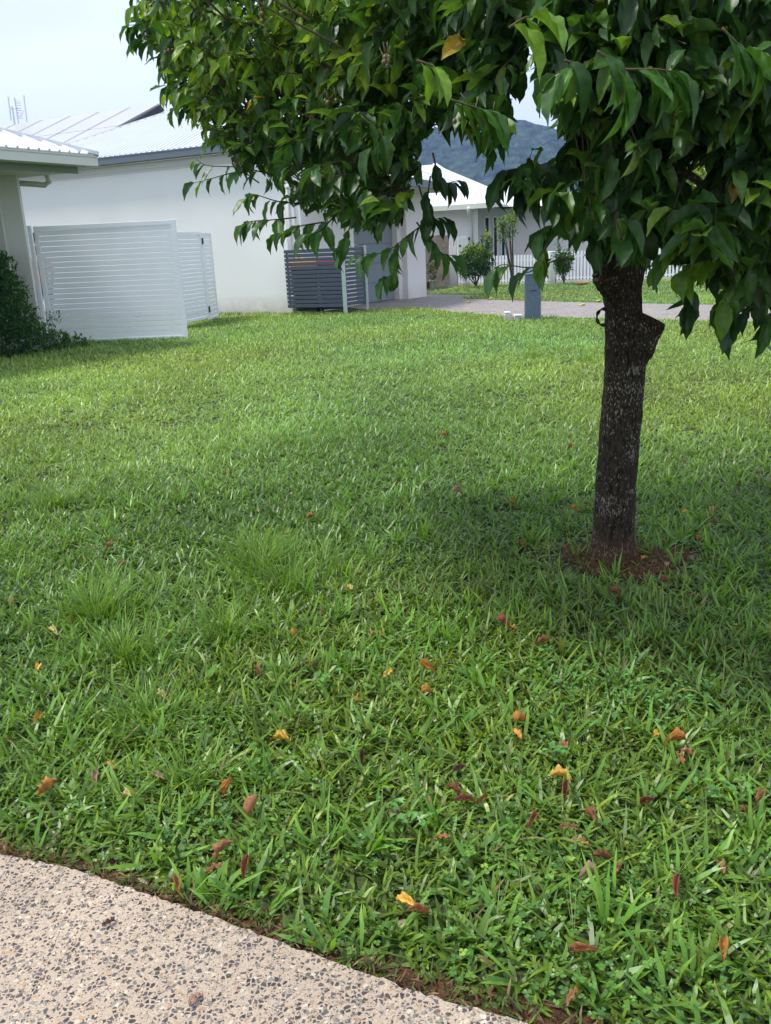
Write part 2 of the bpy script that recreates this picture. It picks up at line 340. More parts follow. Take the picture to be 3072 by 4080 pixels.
# tree mulch ring
TB = G(2443, 2213)       # trunk base
ring = MB(); rr = random.Random(5); pts = []
for k in range(40):
    a = 2*math.pi*k/40; q = .30+.05*math.sin(3*a+1)+rr.uniform(-.03, .03); pts.append((TB[0]+.05+q*1.0*math.cos(a), TB[1]-.02+q*.75*math.sin(a), -.012))
ring.add(pts+[(TB[0], TB[1], -.004)], [(k, (k+1) % 40, 40) for k in range(40)]); ring.build('bare_soil_patch', M['soil'], kind='structure')

# ---------------------------------------------------------------- wooded hill far behind
def hill():
    D = 620.; r = np.random.default_rng(11)
    sk = [(-900, 560), (-200, 600), (500, 640), (1000, 600), (1400, 560), (1700, 545), (1900, 505), (2040, 508), (2110, 530), (2170, 568), (2247, 605), (2330, 640), (2450, 680), (2600, 712), (2760, 740), (3100, 790), (3600, 830), (4300, 880)]
    sx = np.array([at(a, b, D)[0] for a, b in sk]); sz = np.array([at(a, b, D)[2] for a, b in sk])
    sz = np.where(sx < -20, sz*np.clip(.35+(sx+330)/900, .15, 1), sz)
    nx, ny = 420, 110
    X = np.linspace(sx[0], sx[-1], nx); T = np.linspace(0, 1.6, ny)
    V = np.zeros((ny, nx, 3))
    hz = np.interp(X, sx, sz)
    def nz2(x, y, s, seed):
        q = np.random.default_rng(seed); o = 0
        for k in range(5):
            a, b, c = q.normal(0, 1, 3); o = o+np.sin((x*a+y*b)/s+c*9)
        return o/5
    for j, t in enumerate(T):
        y = D-260+t*260
        prof = np.sin(np.clip(t, 0, 1)*math.pi/2)**1.1 if t <= 1 else 1-(t-1)*.5
        z = hz*prof + 5*nz2(X, y, 30, 1)*prof*(t < .92) + r.uniform(-1.2, 1.8, nx)*prof + 1.5*nz2(X, y, 7, 2)*prof
        V[j, :, 0] = X+r.normal(0, .5, nx); V[j, :, 1] = y+r.normal(0, .6, nx); V[j, :, 2] = z-1.0*(t == 0)
    idx = np.arange(nx*ny).reshape(ny, nx)
    F = np.stack([idx[:-1, :-1], idx[:-1, 1:], idx[1:, 1:], idx[1:, :-1]], -1).reshape(-1, 4)
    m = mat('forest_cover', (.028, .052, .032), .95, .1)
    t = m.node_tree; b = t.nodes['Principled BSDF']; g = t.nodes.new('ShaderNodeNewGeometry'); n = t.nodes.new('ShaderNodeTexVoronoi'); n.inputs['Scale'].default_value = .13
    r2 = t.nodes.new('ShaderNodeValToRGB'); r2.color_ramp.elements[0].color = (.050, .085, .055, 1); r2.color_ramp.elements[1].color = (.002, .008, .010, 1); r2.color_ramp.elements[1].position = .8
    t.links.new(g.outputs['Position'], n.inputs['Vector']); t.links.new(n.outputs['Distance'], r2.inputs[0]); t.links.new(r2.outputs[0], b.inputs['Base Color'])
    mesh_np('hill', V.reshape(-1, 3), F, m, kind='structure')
    # tree crowns bulging from the slope: small faceted blobs
    return
hill()

# ================================================================= HOUSES
def rib_roof(mb, A, B, C, Dp, step=.16, hgt=.035, wid=.05):
    """ribs running up a roof face: A-B lower edge, C above B, Dp above A"""
    A, B, C, Dp = [np.array(q, float) for q in (A, B, C, Dp)]
    Lb = np.linalg.norm(B-A); u = (B-A)/Lb
    nrm = np.cross(B-A, (C+Dp)/2-A); nrm /= np.linalg.norm(nrm)
    if nrm[2] < 0: nrm = -nrm
    up = np.cross(nrm, u); 
    if up[2] < 0: up = -up
    cu, cv = (C-A)@u, (C-A)@up; du, dv = (Dp-A)@u, (Dp-A)@up
    k = step
    while k < Lb-.02:
        v = 1e9
        for (p0, v0, p1, v1) in ((0, 0, du, dv), (du, dv, cu, cv), (cu, cv, Lb, 0)):
            if abs(p1-p0) > 1e-6 and min(p0, p1) <= k <= max(p0, p1):
                v = min(v, v0+(v1-v0)*(k-p0)/(p1-p0)) if v < 1e8 else v0+(v1-v0)*(k-p0)/(p1-p0)
        if v < 1e8 and v > .1:
            a = A+u*k; b = a+up*(v-.03)
            mb.hexa([a-u*wid/2, a+u*wid/2, b+u*wid/2, b-u*wid/2, a-u*wid*.3+nrm*hgt, a+u*wid*.3+nrm*hgt, b+u*wid*.3+nrm*hgt, b-u*wid*.3+nrm*hgt])
        k += step
def P3(o, u, n, a, b, z): return np.array([o[0]+u[0]*a+n[0]*b, o[1]+u[1]*a+n[1]*b, z])

# ---- middle house with the garage
PB = at(1140, 548, 19.9); PA = at(389, 632, 22.4); ub = (PB-PA)[:2]; ub /= np.linalg.norm(ub); nb = np.array([-ub[1], ub[0]])
OB = at(-45, 681, 24.25)[:2]; LB = float((PB[:2]-OB)@ub); ZB = 3.63
house = thing('house', 'white rendered house with grey garage door and dark slate gutter', 'house', (OB[0], OB[1], 0))
OV = .28
wl = MB(); wl.box(OB, ub, nb, OV, LB-.0, OV, 4.2, -.1, ZB-.13)
wl.build('wall', M['render'], house)
st = MB(); st.box(OB, ub, nb, OV-.03, LB+.02, OV-.025, OV, ZB-.30, ZB-.17)
st.box(OB, ub, nb, OV-.015, LB, OV-.012, OV, ZB-.36, ZB-.302)
st.build('cornice_strip', mat('cornice', (.60, .60, .57), .7), house)
gt = MB(); gt.box(OB, ub, nb, 0, LB+.15, -.02, .11, ZB-.14, ZB+.02); gt.box(OB, ub, nb, 0, LB+.15, -.03, .0, ZB+.0, ZB+.025)
gt.box(OB, ub, nb, -.03, .09, .0, 4.6, ZB-.14, ZB+.01)
gt.build('gutter', M['gutter_dark'], house)
sf = MB(); sf.box(OB, ub, nb, .02, LB+.1, .11, OV+.01, ZB-.165, ZB-.145); sf.build('soffit', M['render_far'], house)
TAN = .417; SR = 3.9; WB = 4.9
rf = MB(); e = .02
c00 = P3(OB, ub, nb, 0, 0, ZB+e); c10 = P3(OB, ub, nb, LB+.15, 0, ZB+e); r0 = P3(OB, ub, nb, SR, SR, ZB+SR*TAN); r1 = P3(OB, ub, nb, max(SR+.1, LB+.15-SR), SR, ZB+SR*TAN)
b0 = P3(OB, ub, nb, 0, WB, ZB+e); b1 = P3(OB, ub, nb, LB+.15, WB, ZB+e)
rf.add([c00, c10, r1, r0, b0, b1], [(0, 1, 2, 3), (1, 5, 2), (4, 0, 3), (5, 4, 3, 2), (0, 4, 5, 1)])
rib_roof(rf, c00, c10, r1, r0)
def cap(mb, A, B, w=.13, h=.03):
    A = np.array(A); B = np.array(B); mb.bar(A+(0, 0, .02), B+(0, 0, .02), w, h)
cap(rf, c00, r0); cap(rf, r0, r1); cap(rf, r1, c10)
sw = rf
for t in (.22, .48, .74):
    for k in range(3, 60, 2):
        a = k*.16; s = t*SR
        if s+.1 < a < LB-s: q = P3(OB, ub, nb, a, s, ZB+s*TAN+.03); sw.box(q, (1, 0), (0, 1), -.012, .012, -.012, .012, q[2], q[2]+.018)
rf.build('roof', M['roof_white'], house)
# garage wing, faces right
g0 = PB[:2]+nb*OV*0+np.array([0.02, 0.30]); g1 = G(1677, 1181)[:2]; ug = (g1-g0); LG = float(np.linalg.norm(ug)); ug /= LG; ng = np.array([-ug[1], ug[0]])   # ng points back-left
ZG = 2.86
# door span along wall by pixel
def along(px, py):      # position along garage wall of image point
    d = ray(px, py); A = np.array([[d[0], -ug[0]], [d[1], -ug[1]]]); t, s = np.linalg.solve(A, g0); return s
d0 = along(1212, 1000); d1 = along(1592, 1180)
gw = MB(); gw.box(g0, ug, ng, 0, d0, 0, .2, -.1, ZG+.5); gw.box(g0, ug, ng, d1, LG, 0, 3.5, -.1, ZG); gw.box(g0, ug, ng, d0, d1, 0, .2, 2.35, ZG)
gw.box(g0, ug, ng, 0.2, d1, .45, 3.5, -.1, ZG-.1)
gw.build('garage_wall', M['render_warm'], house)
gd = MB()
for k in range(5): gd.box(g0, ug, ng, d0-.02, d1+.02, .16, .20, .01+k*.47, .01+k*.47+.462)
gd.box(g0, ug, ng, d0, d1, .19, .21, 0, 2.35)
gd.build('garage_door', M['door_grey'], house, bevel=.006)
pr_ = MB(); pr_.box(g0, ug, ng, d1+.18, LG+.04, -.16, 0.0, -.1, ZG); pr_.build('pier', M['render_warm'], house)
# eave of the garage: follows measured pixels
e1 = at(1643, 704, 21.4); e2 = at(1819, 744, 24.2); ue = (e2-e1)[:2]; ue /= np.linalg.norm(ue); ne = np.array([-ue[1], ue[0]]); ze = (e1[2]+e2[2])/2
lo = -float((e2[:2]-g0)@ue); LE = 0
ge = MB(); ge.box(e2, ue, ne, lo+.2, 0, 0, .11, ze-.15, ze+.02); ge.box(e2, ue, ne, -.11, 0, .11, 4.2, ze-.15, ze+.02); ge.build('garage_gutter', M['gutter_dark'], house)
gs = MB(); gs.box(e2, ue, ne, lo+.2, -.02, .112, 3.9, ze-.17, ze-.14); gs.build('garage_soffit', M['soffit'], house)
gr = MB(); SG = 1.9
a0 = P3(e2, ue, ne, 0, 0, ze+.02); a1 = P3(e2, ue, ne, lo+.2, 0, ze+.02); q0 = P3(e2, ue, ne, -SG, SG, ze+SG*TAN); q1 = P3(e2, ue, ne, lo+.2, SG, ze+SG*TAN); z0 = P3(e2, ue, ne, 0, 2*SG, ze+.02)
z1 = P3(e2, ue, ne, lo+.2, 2*SG, ze+.02)
gr.add([a1, a0, q0, q1, z0, z1], [(0, 1, 2, 3), (1, 4, 2), (3, 2, 4, 5), (0, 3, 5), (0, 5, 4, 1)]); rib_roof(gr, a1, a0, q0, q1); cap(gr, a0, q0); cap(gr, q0, q1)
gr.build('garage_roof', M['roof_white'], house)
# downpipe at the corner of the garage
def vline(px_top, py_top, px_bot, py_bot):
    b = G(px_bot, py_bot); d = ray(px_top, py_top); t = b[1]/d[1]; return b, H+d[2]*t
dpb = np.array([PB[0]-.16, PB[1]-.05+.0]); dpb = G(1114, 1250)[:2]
dpb = OB+ub*(LB-.28)+nb*(OV-.07)
dp = MB(); dp.tube([(dpb[0], dpb[1], -.02), (dpb[0], dpb[1], 2.62), (dpb[0]+.03, dpb[1]-.01, 2.70), (dpb[0]+.5, dpb[1]-.25, 2.74)], .05, 12)
for z in (1.32, .35): dp.tube([(dpb[0], dpb[1], z), (dpb[0], dpb[1], z+.04)], .058, 12)
dp.bar((dpb[0], dpb[1], 1.36), (dpb[0]+.13, dpb[1]+.08, 1.36), .02, .03)
dp.build('downpipe', M['white_pipe'], house, smooth=True)

# ---- rear house with the row of solar panels
rear = thing('house', 'rear house with lilac grey solar panels on its roof, rising behind the others', 'house', tuple(at(300, 500, 31)[:2])+(0,))
rA = at(642, 410, 28.5); rB = at(0, 503, 28.5)
def on_line(P, u, px, py):
    d = ray(px, py); A = np.array([[d[0], -u[0]], [d[1], -u[1]]]); t, s = np.linalg.solve(A, P[:2]); return s, H+t*d[2]
sL, zL = on_line(rA, ub, 0, 503); zR = rA[2]; zt = (zL+zR)/2
pw = (-sL)/5.55; hl = 2.0
cs = math.cos(math.atan(TAN)); sn = math.sin(math.atan(TAN))
def rp(a, v, off=0):    # a along ub from the right top corner, v metres down the slope
    return np.array([rA[0]+ub[0]*a-nb[0]*v*cs-nb[0]*off*sn, rA[1]+ub[1]*a-nb[1]*v*cs-nb[1]*off*sn, zt-v*sn+off*cs])
rr_ = MB(); q = [rp(-9.5, -.15, -.22), rp(.75, -.15, -.22), rp(.75, 5.6, -.22), rp(-9.5, 5.6, -.22)]; bk = [rp(-9.5, -.15, -.3)+np.append(nb*6, -2.6), rp(.75, -.15, -.3)+np.append(nb*6, -2.6)]
rr_.add(q+bk, [(3, 2, 1, 0), (0, 1, 5, 4)]); rib_roof(rr_, q[3], q[2], q[1], q[0]); rr_.build('roof', M['roof_white'], rear)
rw = MB(); zz = q[2][2]-.05
rw.hexa([(*(rp(-9.3, 5.2)[:2]), -.1), (*(rp(.5, 5.2)[:2]), -.1), (*(rp(.5, 5.2)[:2]+nb*9), -.1), (*(rp(-9.3, 5.2)[:2]+nb*9), -.1), (*(rp(-9.3, 5.2)[:2]), zz), (*(rp(.5, 5.2)[:2]), zz), (*(rp(.5, 5.2)[:2]+nb*9), zz), (*(rp(-9.3, 5.2)[:2]+nb*9), zz)])
rw.build('wall', M['render'], rear)
for k in range(7):
    for row in range(2):
        a1_, a0_ = -k*pw-.02, -(k+1)*pw+.02; v0, v1 = row*(hl+.03), row*(hl+.03)+hl
        p = MB(); P = [rp(a0_, v1, -.04), rp(a1_, v1, -.04), rp(a1_, v0, -.04), rp(a0_, v0, -.04)]; T = [rp(a0_, v1), rp(a1_, v1), rp(a1_, v0), rp(a0_, v0)]
        p.hexa(P+T); o = p.build('solar_panel', M['panel'], rear)
        fr = MB(); 
        for s_ in ((a0_, a0_+.03), (a1_-.03, a1_)):
            fr.hexa([rp(s_[0], v1, .003), rp(s_[1], v1, .003), rp(s_[1], v0, .003), rp(s_[0], v0, .003), rp(s_[0], v1, .014), rp(s_[1], v1, .014), rp(s_[1], v0, .014), rp(s_[0], v0, .014)])
        fr.build('frame', M['panel_frame'], o)
dk = MB(); dk.hexa([rp(.0, 4.0, -.2), rp(.42, 4.0, -.2), rp(.12, .1, -.2), rp(.0, .1, -.2), rp(.0, 4.0, -.03), rp(.34, 4.0, -.03), rp(.04, .1, -.03), rp(.0, .1, -.03)]); dk.build('panel_end_shadow', M['dark'], rear)  # dark wedge added as the shadow beneath the end of the last panel

# TV antenna behind that roof
ab = at(55, 470, 31.5); an = thing('tv_antenna', 'thin grey television antenna standing above the rear roof at the left edge', 'antenna', (ab[0], ab[1], 0))
mm = MB(); tz = at(50, 395, 31.5)[2]
mm.tube([(ab[0], ab[1], 0), (ab[0], ab[1], at(40, 425, 31.5)[2])], .03, 6)
mm.tube([(ab[0]+.17, ab[1], 2), (ab[0]+.12, ab[1], tz+.05)], .022, 6); mm.build('pole', M['panel_frame'], an)
ar = MB()
for (px, ya, yb) in ((32, 385, 480), (95, 380, 485)):
    A = at(px, ya, 31.5); B = at(px+12, yb, 31.5); ar.tube([A, B], .022, 5)
for i in range(8):
    c = at(68+i*1.8, 400+i*10, 31.5); ar.tube([c+(-.09, 0, .02), c+(.09, 0, -.02)], .014, 5)
c = at(50, 433, 31.5); ar.tube([c+(-.12, 0, 0), c+(.25, 0, 0)], .02, 5); ar.tube([c+(.2, 0, -.3), at(95, 440, 31.5)], .01, 4)
ar.build('aerial', M['panel_frame'], an)

# ---- near left house (veranda corner)
KA = at(387, 619, 14.6); na = nb; ua = ub      # front gutter runs along nb (into the picture), soffit edge runs back along -ub
ZA = KA[2]
lh = thing('house', 'cream house corner with white roof and square column at the left edge', 'house', (KA[0], KA[1], 0))
gA = MB(); gA.box(KA, ua, na, -.12, 0, -6, 0, ZA-.155, ZA); gA.box(KA, ua, na, -.005, .012, -6, .01, ZA-.03, ZA+.012); gA.box(KA, ua, na, -6, -.121, -.12, 0, ZA-.155, ZA-.001)
gA.build('gutter', M['cream'], lh)
fA = MB(); fA.box(KA, ua, na, -.34, -.30, -6, -.14, ZA-.25, ZA-.10); fA.build('fascia', mat('olive_fascia', (.20, .25, .19), .6), lh)
sA = MB(); sA.box(KA, ua, na, -6, -.34, -6, -.13, ZA-.22, ZA-.20); sA.box(KA, ua, na, -.295, -.122, -6, -.125, ZA-.15, ZA-.13); sA.build('soffit', M['soffit'], lh)
roofA = MB(); W = 5.9
k0 = P3(KA, ua, na, .02, .02, ZA); k1 = P3(KA, ua, na, .02, -W, ZA); k2 = P3(KA, ua, na, -2.9, -2.9, ZA+2.9*TAN*.9); k3 = P3(KA, ua, na, -5.8, .02, ZA); k4 = P3(KA, ua, na, -5.8, -W, ZA)
roofA.add([k0, k1, k2, k3, k4], [(0, 1, 2), (3, 0, 2), (1, 4, 2), (4, 3, 2), (0, 3, 4, 1)])
rib_roof(roofA, k1, k0, k2, k2, .19); cap(roofA, k0, k2, .16, .05); roofA.build('roof', M['roof_white'], lh)
# column: edges x 39..122 at y=1000
cD = 14.75
cl = at(39, 1000, cD); crr = at(122, 1000, cD); cw = float(crr[0]-cl[0])
cc_ = at(122, 1000, cD)
col = MB(); col.box(cc_[:2], (1, 0), (0, 1), -cw-.02, -.045, 0, .10, -.1, ZA-.2)
col.build('column', M['cream'], lh)
wA = MB(); wA.box(cc_[:2], (1, 0), (0, 1), -5, -cw-.03, .42, .5, -.1, ZA-.2); wA.box(cc_[:2], (1, 0), (0, 1), -cw-.30, -cw-.17, .3, .42, -.1, ZA-.2); wA.build('wall', M['cream'], lh)
wn = MB(); wn.box(cc_[:2], (1, 0), (0, 1), -cw-1.6, -cw-.42, .40, .415, .6, 2.3); wn.build('window', M['glass_dark'], lh)
dq = at(192, 700, 15.0); dr_ = at(100, 732, 15.0)
dA = MB(); dA.tube([(dq[0]-.02, 15.0, ZA-.18), (dq[0], 15.0, at(190, 725, 15.)[2]), at(176, 738, 15.0), at(150, 735, 15.0), at(60, 729, 15.05)], .045, 12); dA.build('downpipe', M['cream'], lh, smooth=True)

# ---- far house across the driveway
fc = at(1962, 806, 28.6); uf = np.array([.9, -.42]); 
hC = thing('house', 'far pale house with bright white hipped roofs behind the picket fence', 'house', (fc[0], fc[1], 0))
ZC = fc[2]
cL = at(1792, 815, 29.6); cR = at(2165, 842, 31.5)
cL = np.array([cL[0], cL[1], ZC]); vL = (cL-fc)[:2]; vL /= np.linalg.norm(vL); vR = np.array([-vL[1], vL[0]])
if vR[0] < 0: vR = -vR
# right gutter direction from pixels with equal height: solve depth where z==ZC
def depth_for_z(px, py, z):
    d = ray(px, py); return (z-H)/d[2]*d[1]
dl = depth_for_z(1700, 824, ZC); pl = at(1700, 824, dl); dr2 = depth_for_z(2165, 842, ZC); prr = at(2165, 842, dr2)
vL = (pl-fc)[:2]; LL = np.linalg.norm(vL); vL /= LL; vR = (prr-fc)[:2]; LR = np.linalg.norm(vR); vR /= LR
far_g = MB()
def gut(mb, A, B, z, w=.11, h=.15, inward=None):
    A = np.array(A[:2], float); B = np.array(B[:2], float); d = (B-A)/np.linalg.norm(B-A); n = np.array([-d[1], d[0]])
    if n[1] < 0: n = -n
    mb.box(A, d, n, 0, float(np.linalg.norm(B-A)), 0, w, z-h, z)
Lx = fc[:2]+vL*6.5; Rx = fc[:2]+vR*(LR+3.2)
gut(far_g, Lx, fc, ZC); gut(far_g, fc, Rx, ZC-.002)
far_g.build('gutter', M['cream'], hC)
# roof from measured apexes
ap1 = at(1732, 655, 34.5); ap2 = at(1908, 717, 33.0)
rC = MB(); Rr = np.array([Rx[0], Rx[1], ZC]); LLp = np.array([Lx[0], Lx[1], ZC])
fc3 = np.array([fc[0], fc[1], ZC]); back = ap1+np.array([-6, 6.5, 0]); 
apL = ap1+np.append(vL*4.5, 0); apx = np.array([ap1[0], ap1[1], ap1[2]])
valley = at(1908, 717, 34.2)
endR = np.array([Rx[0], Rx[1], ZC])
rC.add([fc3, LLp, apL, apx, endR, endR+np.array([1.0, 5, 0.]), apL+np.array([1, 6, -1.9])], [(1, 0, 3, 2), (0, 4, 3), (4, 5, 3), (3, 5, 6, 2)])
rib_roof(rC, LLp, fc3, apx, apL, .2, .012, .03); cap(rC, fc3, apx, .14, .04); rC.build('roof', M['roof_white'], hC)
# second hip to the right
s2 = at(2019, 682, 36.5); g2a = at(2165, 836, 33.0); g2b = at(2384, 817, 33.5); z2 = (g2a[2]+g2b[2])/2
r2 = MB(); A2 = np.array([g2a[0]-2.2, g2a[1]+.1, z2]); B2 = np.array([g2b[0]+.3, g2b[1], z2])
r2.add([A2, B2, s2, A2+np.array([-.5, 6, 0]), B2+np.array([.6, 6, 0])], [(0, 1, 2), (1, 4, 2), (3, 0, 2), (4, 3, 2)]); rib_roof(r2, A2, B2, s2, s2, .2, .012, .03); cap(r2, B2, s2, .14, .04)
r2.build('side_roof', M['roof_white'], hC)
g2 = MB(); gut(g2, A2, B2, z2); g2.build('side_gutter', M['cream'], hC)
# walls
wC = MB(); zc = ZC-.13
pL0 = at(1690, 1100, 30.3)[:2]; pc = at(1893, 1050, 29.6)[:2]; dW = (pL0-pc); lW = np.linalg.norm(dW); dW /= lW; nW = np.array([dW[1], -dW[0]]); nW = nW if nW[1] > 0 else -nW
wC.box(pc, dW, nW, 0, lW+4, 0, .2, -.1, zc); 
wC.build('wall', M['render_far'], hC)
cp = MB(); cp.box(pc, (1, 0), (0, 1), -.02, .10, -.06, .06, -.1, zc); cp.build('corner_post', M['white_pipe'], hC)
# entrance wall with three tall sidelights
en0 = at(1902, 1000, 30.6)[:2]; en1 = at(2026, 1000, 30.9)[:2]; de = en1-en0; le = np.linalg.norm(de); de /= le; nn = np.array([-de[1], de[0]])
we = MB()
for k in range(8): we.box(en0, de, nn, 0, le, 0-(.006 if k % 2 else 0), .15, .02+k*.3, .02+k*.3+.292)
we.box(en0, de, nn, 0, le, .02, .16, -.1, zc)
we.build('weatherboard_wall', mat('pale_weatherboard', (.56, .60, .55), .6), hC)
for (xa, xb) in ((1932, 1947), (1970, 1983), (2005, 2017)):
    s0 = (at(xa, 950, 30.7)[:2]-en0)@de; s1 = (at(xb, 950, 30.7)[:2]-en0)@de
    f = MB(); zt0, zt1 = .02, 2.06
    f.box(en0, de, nn, s0-.04, s0, -.03, 0.0, zt0, zt1+.05); f.box(en0, de, nn, s1, s1+.04, -.03, 0, zt0, zt1+.05); f.box(en0, de, nn, s0, s1, -.03, 0, zt1, zt1+.05)
    w_ = f.build('window', M['white_pipe'], hC); g_ = MB(); g_.box(en0, de, nn, s0, s1, -.014, -.008, zt0, zt1); g_.build('pane', M['glass_dark'], w_)
ws0 = at(2026, 1000, 30.9)[:2]; ws1 = at(2480, 1000, 31.2)[:2]; dd = ws1-ws0; ll = np.linalg.norm(dd); dd /= ll
w2 = MB(); w2.box(ws0, dd, (-dd[1], dd[0]), 0, ll, 0, .2, -.1, zc); w2.build('garage_wall', M['render_warm'], hC)
sC = MB()
lwv = pc+dW*(lW+4)
sC.add([(fc[0], fc[1]+.11, ZC-.14), (*(Rx+np.array([0, .1])), ZC-.14), (ws1[0], ws1[1]+.3, ZC-.14), (en0[0], en0[1]+.6, ZC-.14), (lwv[0], lwv[1]+.3, ZC-.14), (Lx[0], Lx[1]+.1, ZC-.14)], [(0, 1, 2, 3, 4, 5)])
sC.build('soffit', M['render_far'], hC)
dC = MB(); q = at(1886, 1000, 29.4); tz_ = at(1886, 852, 29.4)[2]; x0 = at(1865, 835, 29.0)
dC.tube([(q[0], q[1], 0), (q[0], q[1], tz_), (x0[0], x0[1], tz_+.02), (x0[0], x0[1]-.2, ZC-.12)], .045, 8); dC.build('downpipe', M['white_pipe'], hC, smooth=True); dC = MB()
q = at(2228, 950, 30.7); dC.tube([(q[0], q[1], 0), (q[0], q[1], ZC-.35), (q[0]-.2, q[1]-.3, ZC-.2)], .045, 8)
dC.build('downpipe', M['white_pipe'], hC, smooth=True)
mb_ = thing('meter_box', 'white electricity meter box on the far house wall beside the downpipe', 'meter box', tuple(at(1846, 980, 29.3)[:2])+(0,))
a_ = at(1822, 980, 29.35); b_ = at(1870, 980, 29.25); zt_ = at(1846, 943, 29.3)[2]; zb_ = at(1846, 1026, 29.3)[2]
x = MB(); x.box(a_, (1, 0), (0, 1), 0, b_[0]-a_[0], 0, .4, zb_, zt_); x.build('cabinet', mat('meter_white', (.72, .73, .70), .5), mb_, bevel=.01)
x = MB(); x.box(a_, (1, 0), (0, 1), b_[0]-a_[0]-.02, b_[0]-a_[0]+.03, -.03, .02, zt_-.12, zt_-.02); x.build('latch', M['dark'], mb_); x = MB(); x.box(a_, (1, 0), (0, 1), .06, .12, -.02, -.001, zb_+.33, zb_+.39); x.build('lock', M['dark'], mb_)
x = MB(); x.tube([((a_[0]+b_[0])/2, a_[1]+.2, -.05), ((a_[0]+b_[0])/2, a_[1]+.2, zb_)], .06, 8); x.build('conduit', M['white_pipe'], mb_)

# ================================================================= FENCES
def slat_panel(name, label, A, B, zb, ztop, nsl, gap, material, frame=.06, th=.018, cat='fence panel', frame_th=.05, part='slats', parts=None, slat_mat=None):
    A = np.array(A[:2], float); B = np.array(B[:2], float); d = B-A; l = float(np.linalg.norm(d)); d /= l; n = np.array([-d[1], d[0]])
    t = parts if parts is not None else thing(name, label, cat, (A[0], A[1], 0))
    f = MB(); f.box(A, d, n, 0, frame, -frame_th/2, frame_th/2, zb, ztop); f.box(A, d, n, l-frame, l, -frame_th/2, frame_th/2, zb, ztop)
    f.box(A, d, n, frame, l-frame, -frame_th/2+.002, frame_th/2-.002, ztop-frame, ztop-.002); f.box(A, d, n, frame, l-frame, -frame_th/2+.002, frame_th/2-.002, zb, zb+frame*.9)
    f.build('frame', material, t, bevel=.004)
    s = MB(); z0, z1 = zb+frame*.9, ztop-frame; p = (z1-z0)/nsl
    for k in range(nsl): s.box(A, d, n, frame-.004, l-frame+.004, -th/2-.004, th/2, z0+k*p+gap/2, z0+(k+1)*p-gap/2)
    s.build(part, slat_mat or material, t, bevel=.003)
    return t, A, d, n, l
A_ = G(205, 1372); B_ = G(750, 1350)
zA_ = (H+(A_[1]/ray(131, 902)[1])*ray(131, 902)[2]); zB_ = (H+(B_[1]/ray(699, 875)[1])*ray(699, 875)[2])
big, A0, d_, n_, l_ = slat_panel('slat_gate', 'large white horizontal slat gate panel at the left, nearest the camera', A_, B_, .0, (zA_+zB_)/2, 21, .007, M['white_metal'], .075, cat='gate')
for za, zb_h in ((1.72, 1.86), (.35, .45)): hg = MB(); hg.box(A0, d_, n_, -.06, .0, -.06, 0, za, zb_h); hg.build('hinge', M['steel_dark'], big)
# white post beside the column
pp = at(140.5, 1075, 15.3); post = MB(); post.box(pp, (1, 0), (0, 1), -.031, .031, 0, .06, -.1, at(115, 900, 15.3)[2]); tag(post.build('fence_post', M['white_metal'], origin=(pp[0], pp[1], 0)), 'white square metal post between the cream column and the large slat gate', 'post')
gA_ = G(749, 1302); gB_ = G(832, 1283); tpz = H+(gB_[1]/ray(803, 924)[1])*ray(803, 924)[2]
dgg = (gA_-gB_)[:2]; dgg /= np.linalg.norm(dgg)
rg, A1, d1_, n1_, l1 = slat_panel('slat_gate', 'narrower white slat gate behind the large one, ending in a hinge post', gB_[:2]+dgg*1.5, gB_[:2], .08, tpz, 20, .012, M['white_metal'], .06, cat='gate')
for za, zb_h in ((tpz-.24, tpz-.12), (.2, .32)): hg = MB(); hg.box(gB_, d1_, n1_, .0, .035, -.05, .0, za, zb_h); hg.build('hinge', M['steel_dark'], rg)
gC_ = G(846, 1279); gD_ = G(869, 1269.5)
e3 = gB_[:2]+d1_*.04; e4 = gD_[:2]
slat_panel('slat_screen', 'narrow strip of white slats fixed between the gate post and the house wall', e3, e4, .05, tpz-.01, 20, .012, M['white_metal'], .05)

# dark screen with two galvanised posts, beside the garage
ds0 = G(1150, 1255); ds1 = G(1378, 1252); ds2 = G(1466, 1237)
def topz(base, px, py): d = ray(px, py); return H+base[1]/d[1]*d[2]
zt1 = topz(ds0, 1128, 997); zt2 = topz(ds1, 1365, 984); zt_ = (zt1+zt2)/2; zb1 = topz(ds1, 1380, 1224)
scn = thing('slat_screen', 'charcoal horizontal slat bin screen with two pale posts in front of the garage', 'screen', (ds0[0], ds0[1], 0))
def slats(parent, A, B, zb, ztop, n, gap):
    A = np.array(A[:2]); B = np.array(B[:2]); d = B-A; l = np.linalg.norm(d); d /= l; nn_ = np.array([-d[1], d[0]]); s = MB(); p = (ztop-zb)/n
    for k in range(n): s.box(A, d, nn_, 0, l, -.01, .012, zb+k*p+gap/2, zb+(k+1)*p-gap/2)
    for q in (0.03, l-.05): s.box(A, d, nn_, q, q+.04, .013, .05, zb, ztop-.01)
    return s.build('slat_panel', M['slate'], parent, bevel=.004)
slats(scn, ds0, ds1, zb1, zt_, 14, .016); slats(scn, ds1[:2]+np.array([.03, .03]), ds2, zb1+.02, zt_-.005, 14, .02)
for q, s_ in ((ds1, .085), (ds2, .055)):
    b = MB(); b.box(q, (1, 0), (0, 1), -s_/2, s_/2, -.07, -.015, -.1, zt_+.01); b.box(q, (1, 0), (0, 1), -s_/2-.004, s_/2+.004, -.078, -.012, zt_+.012, zt_+.02); b.build('post', M['galv'], scn, bevel=.006)

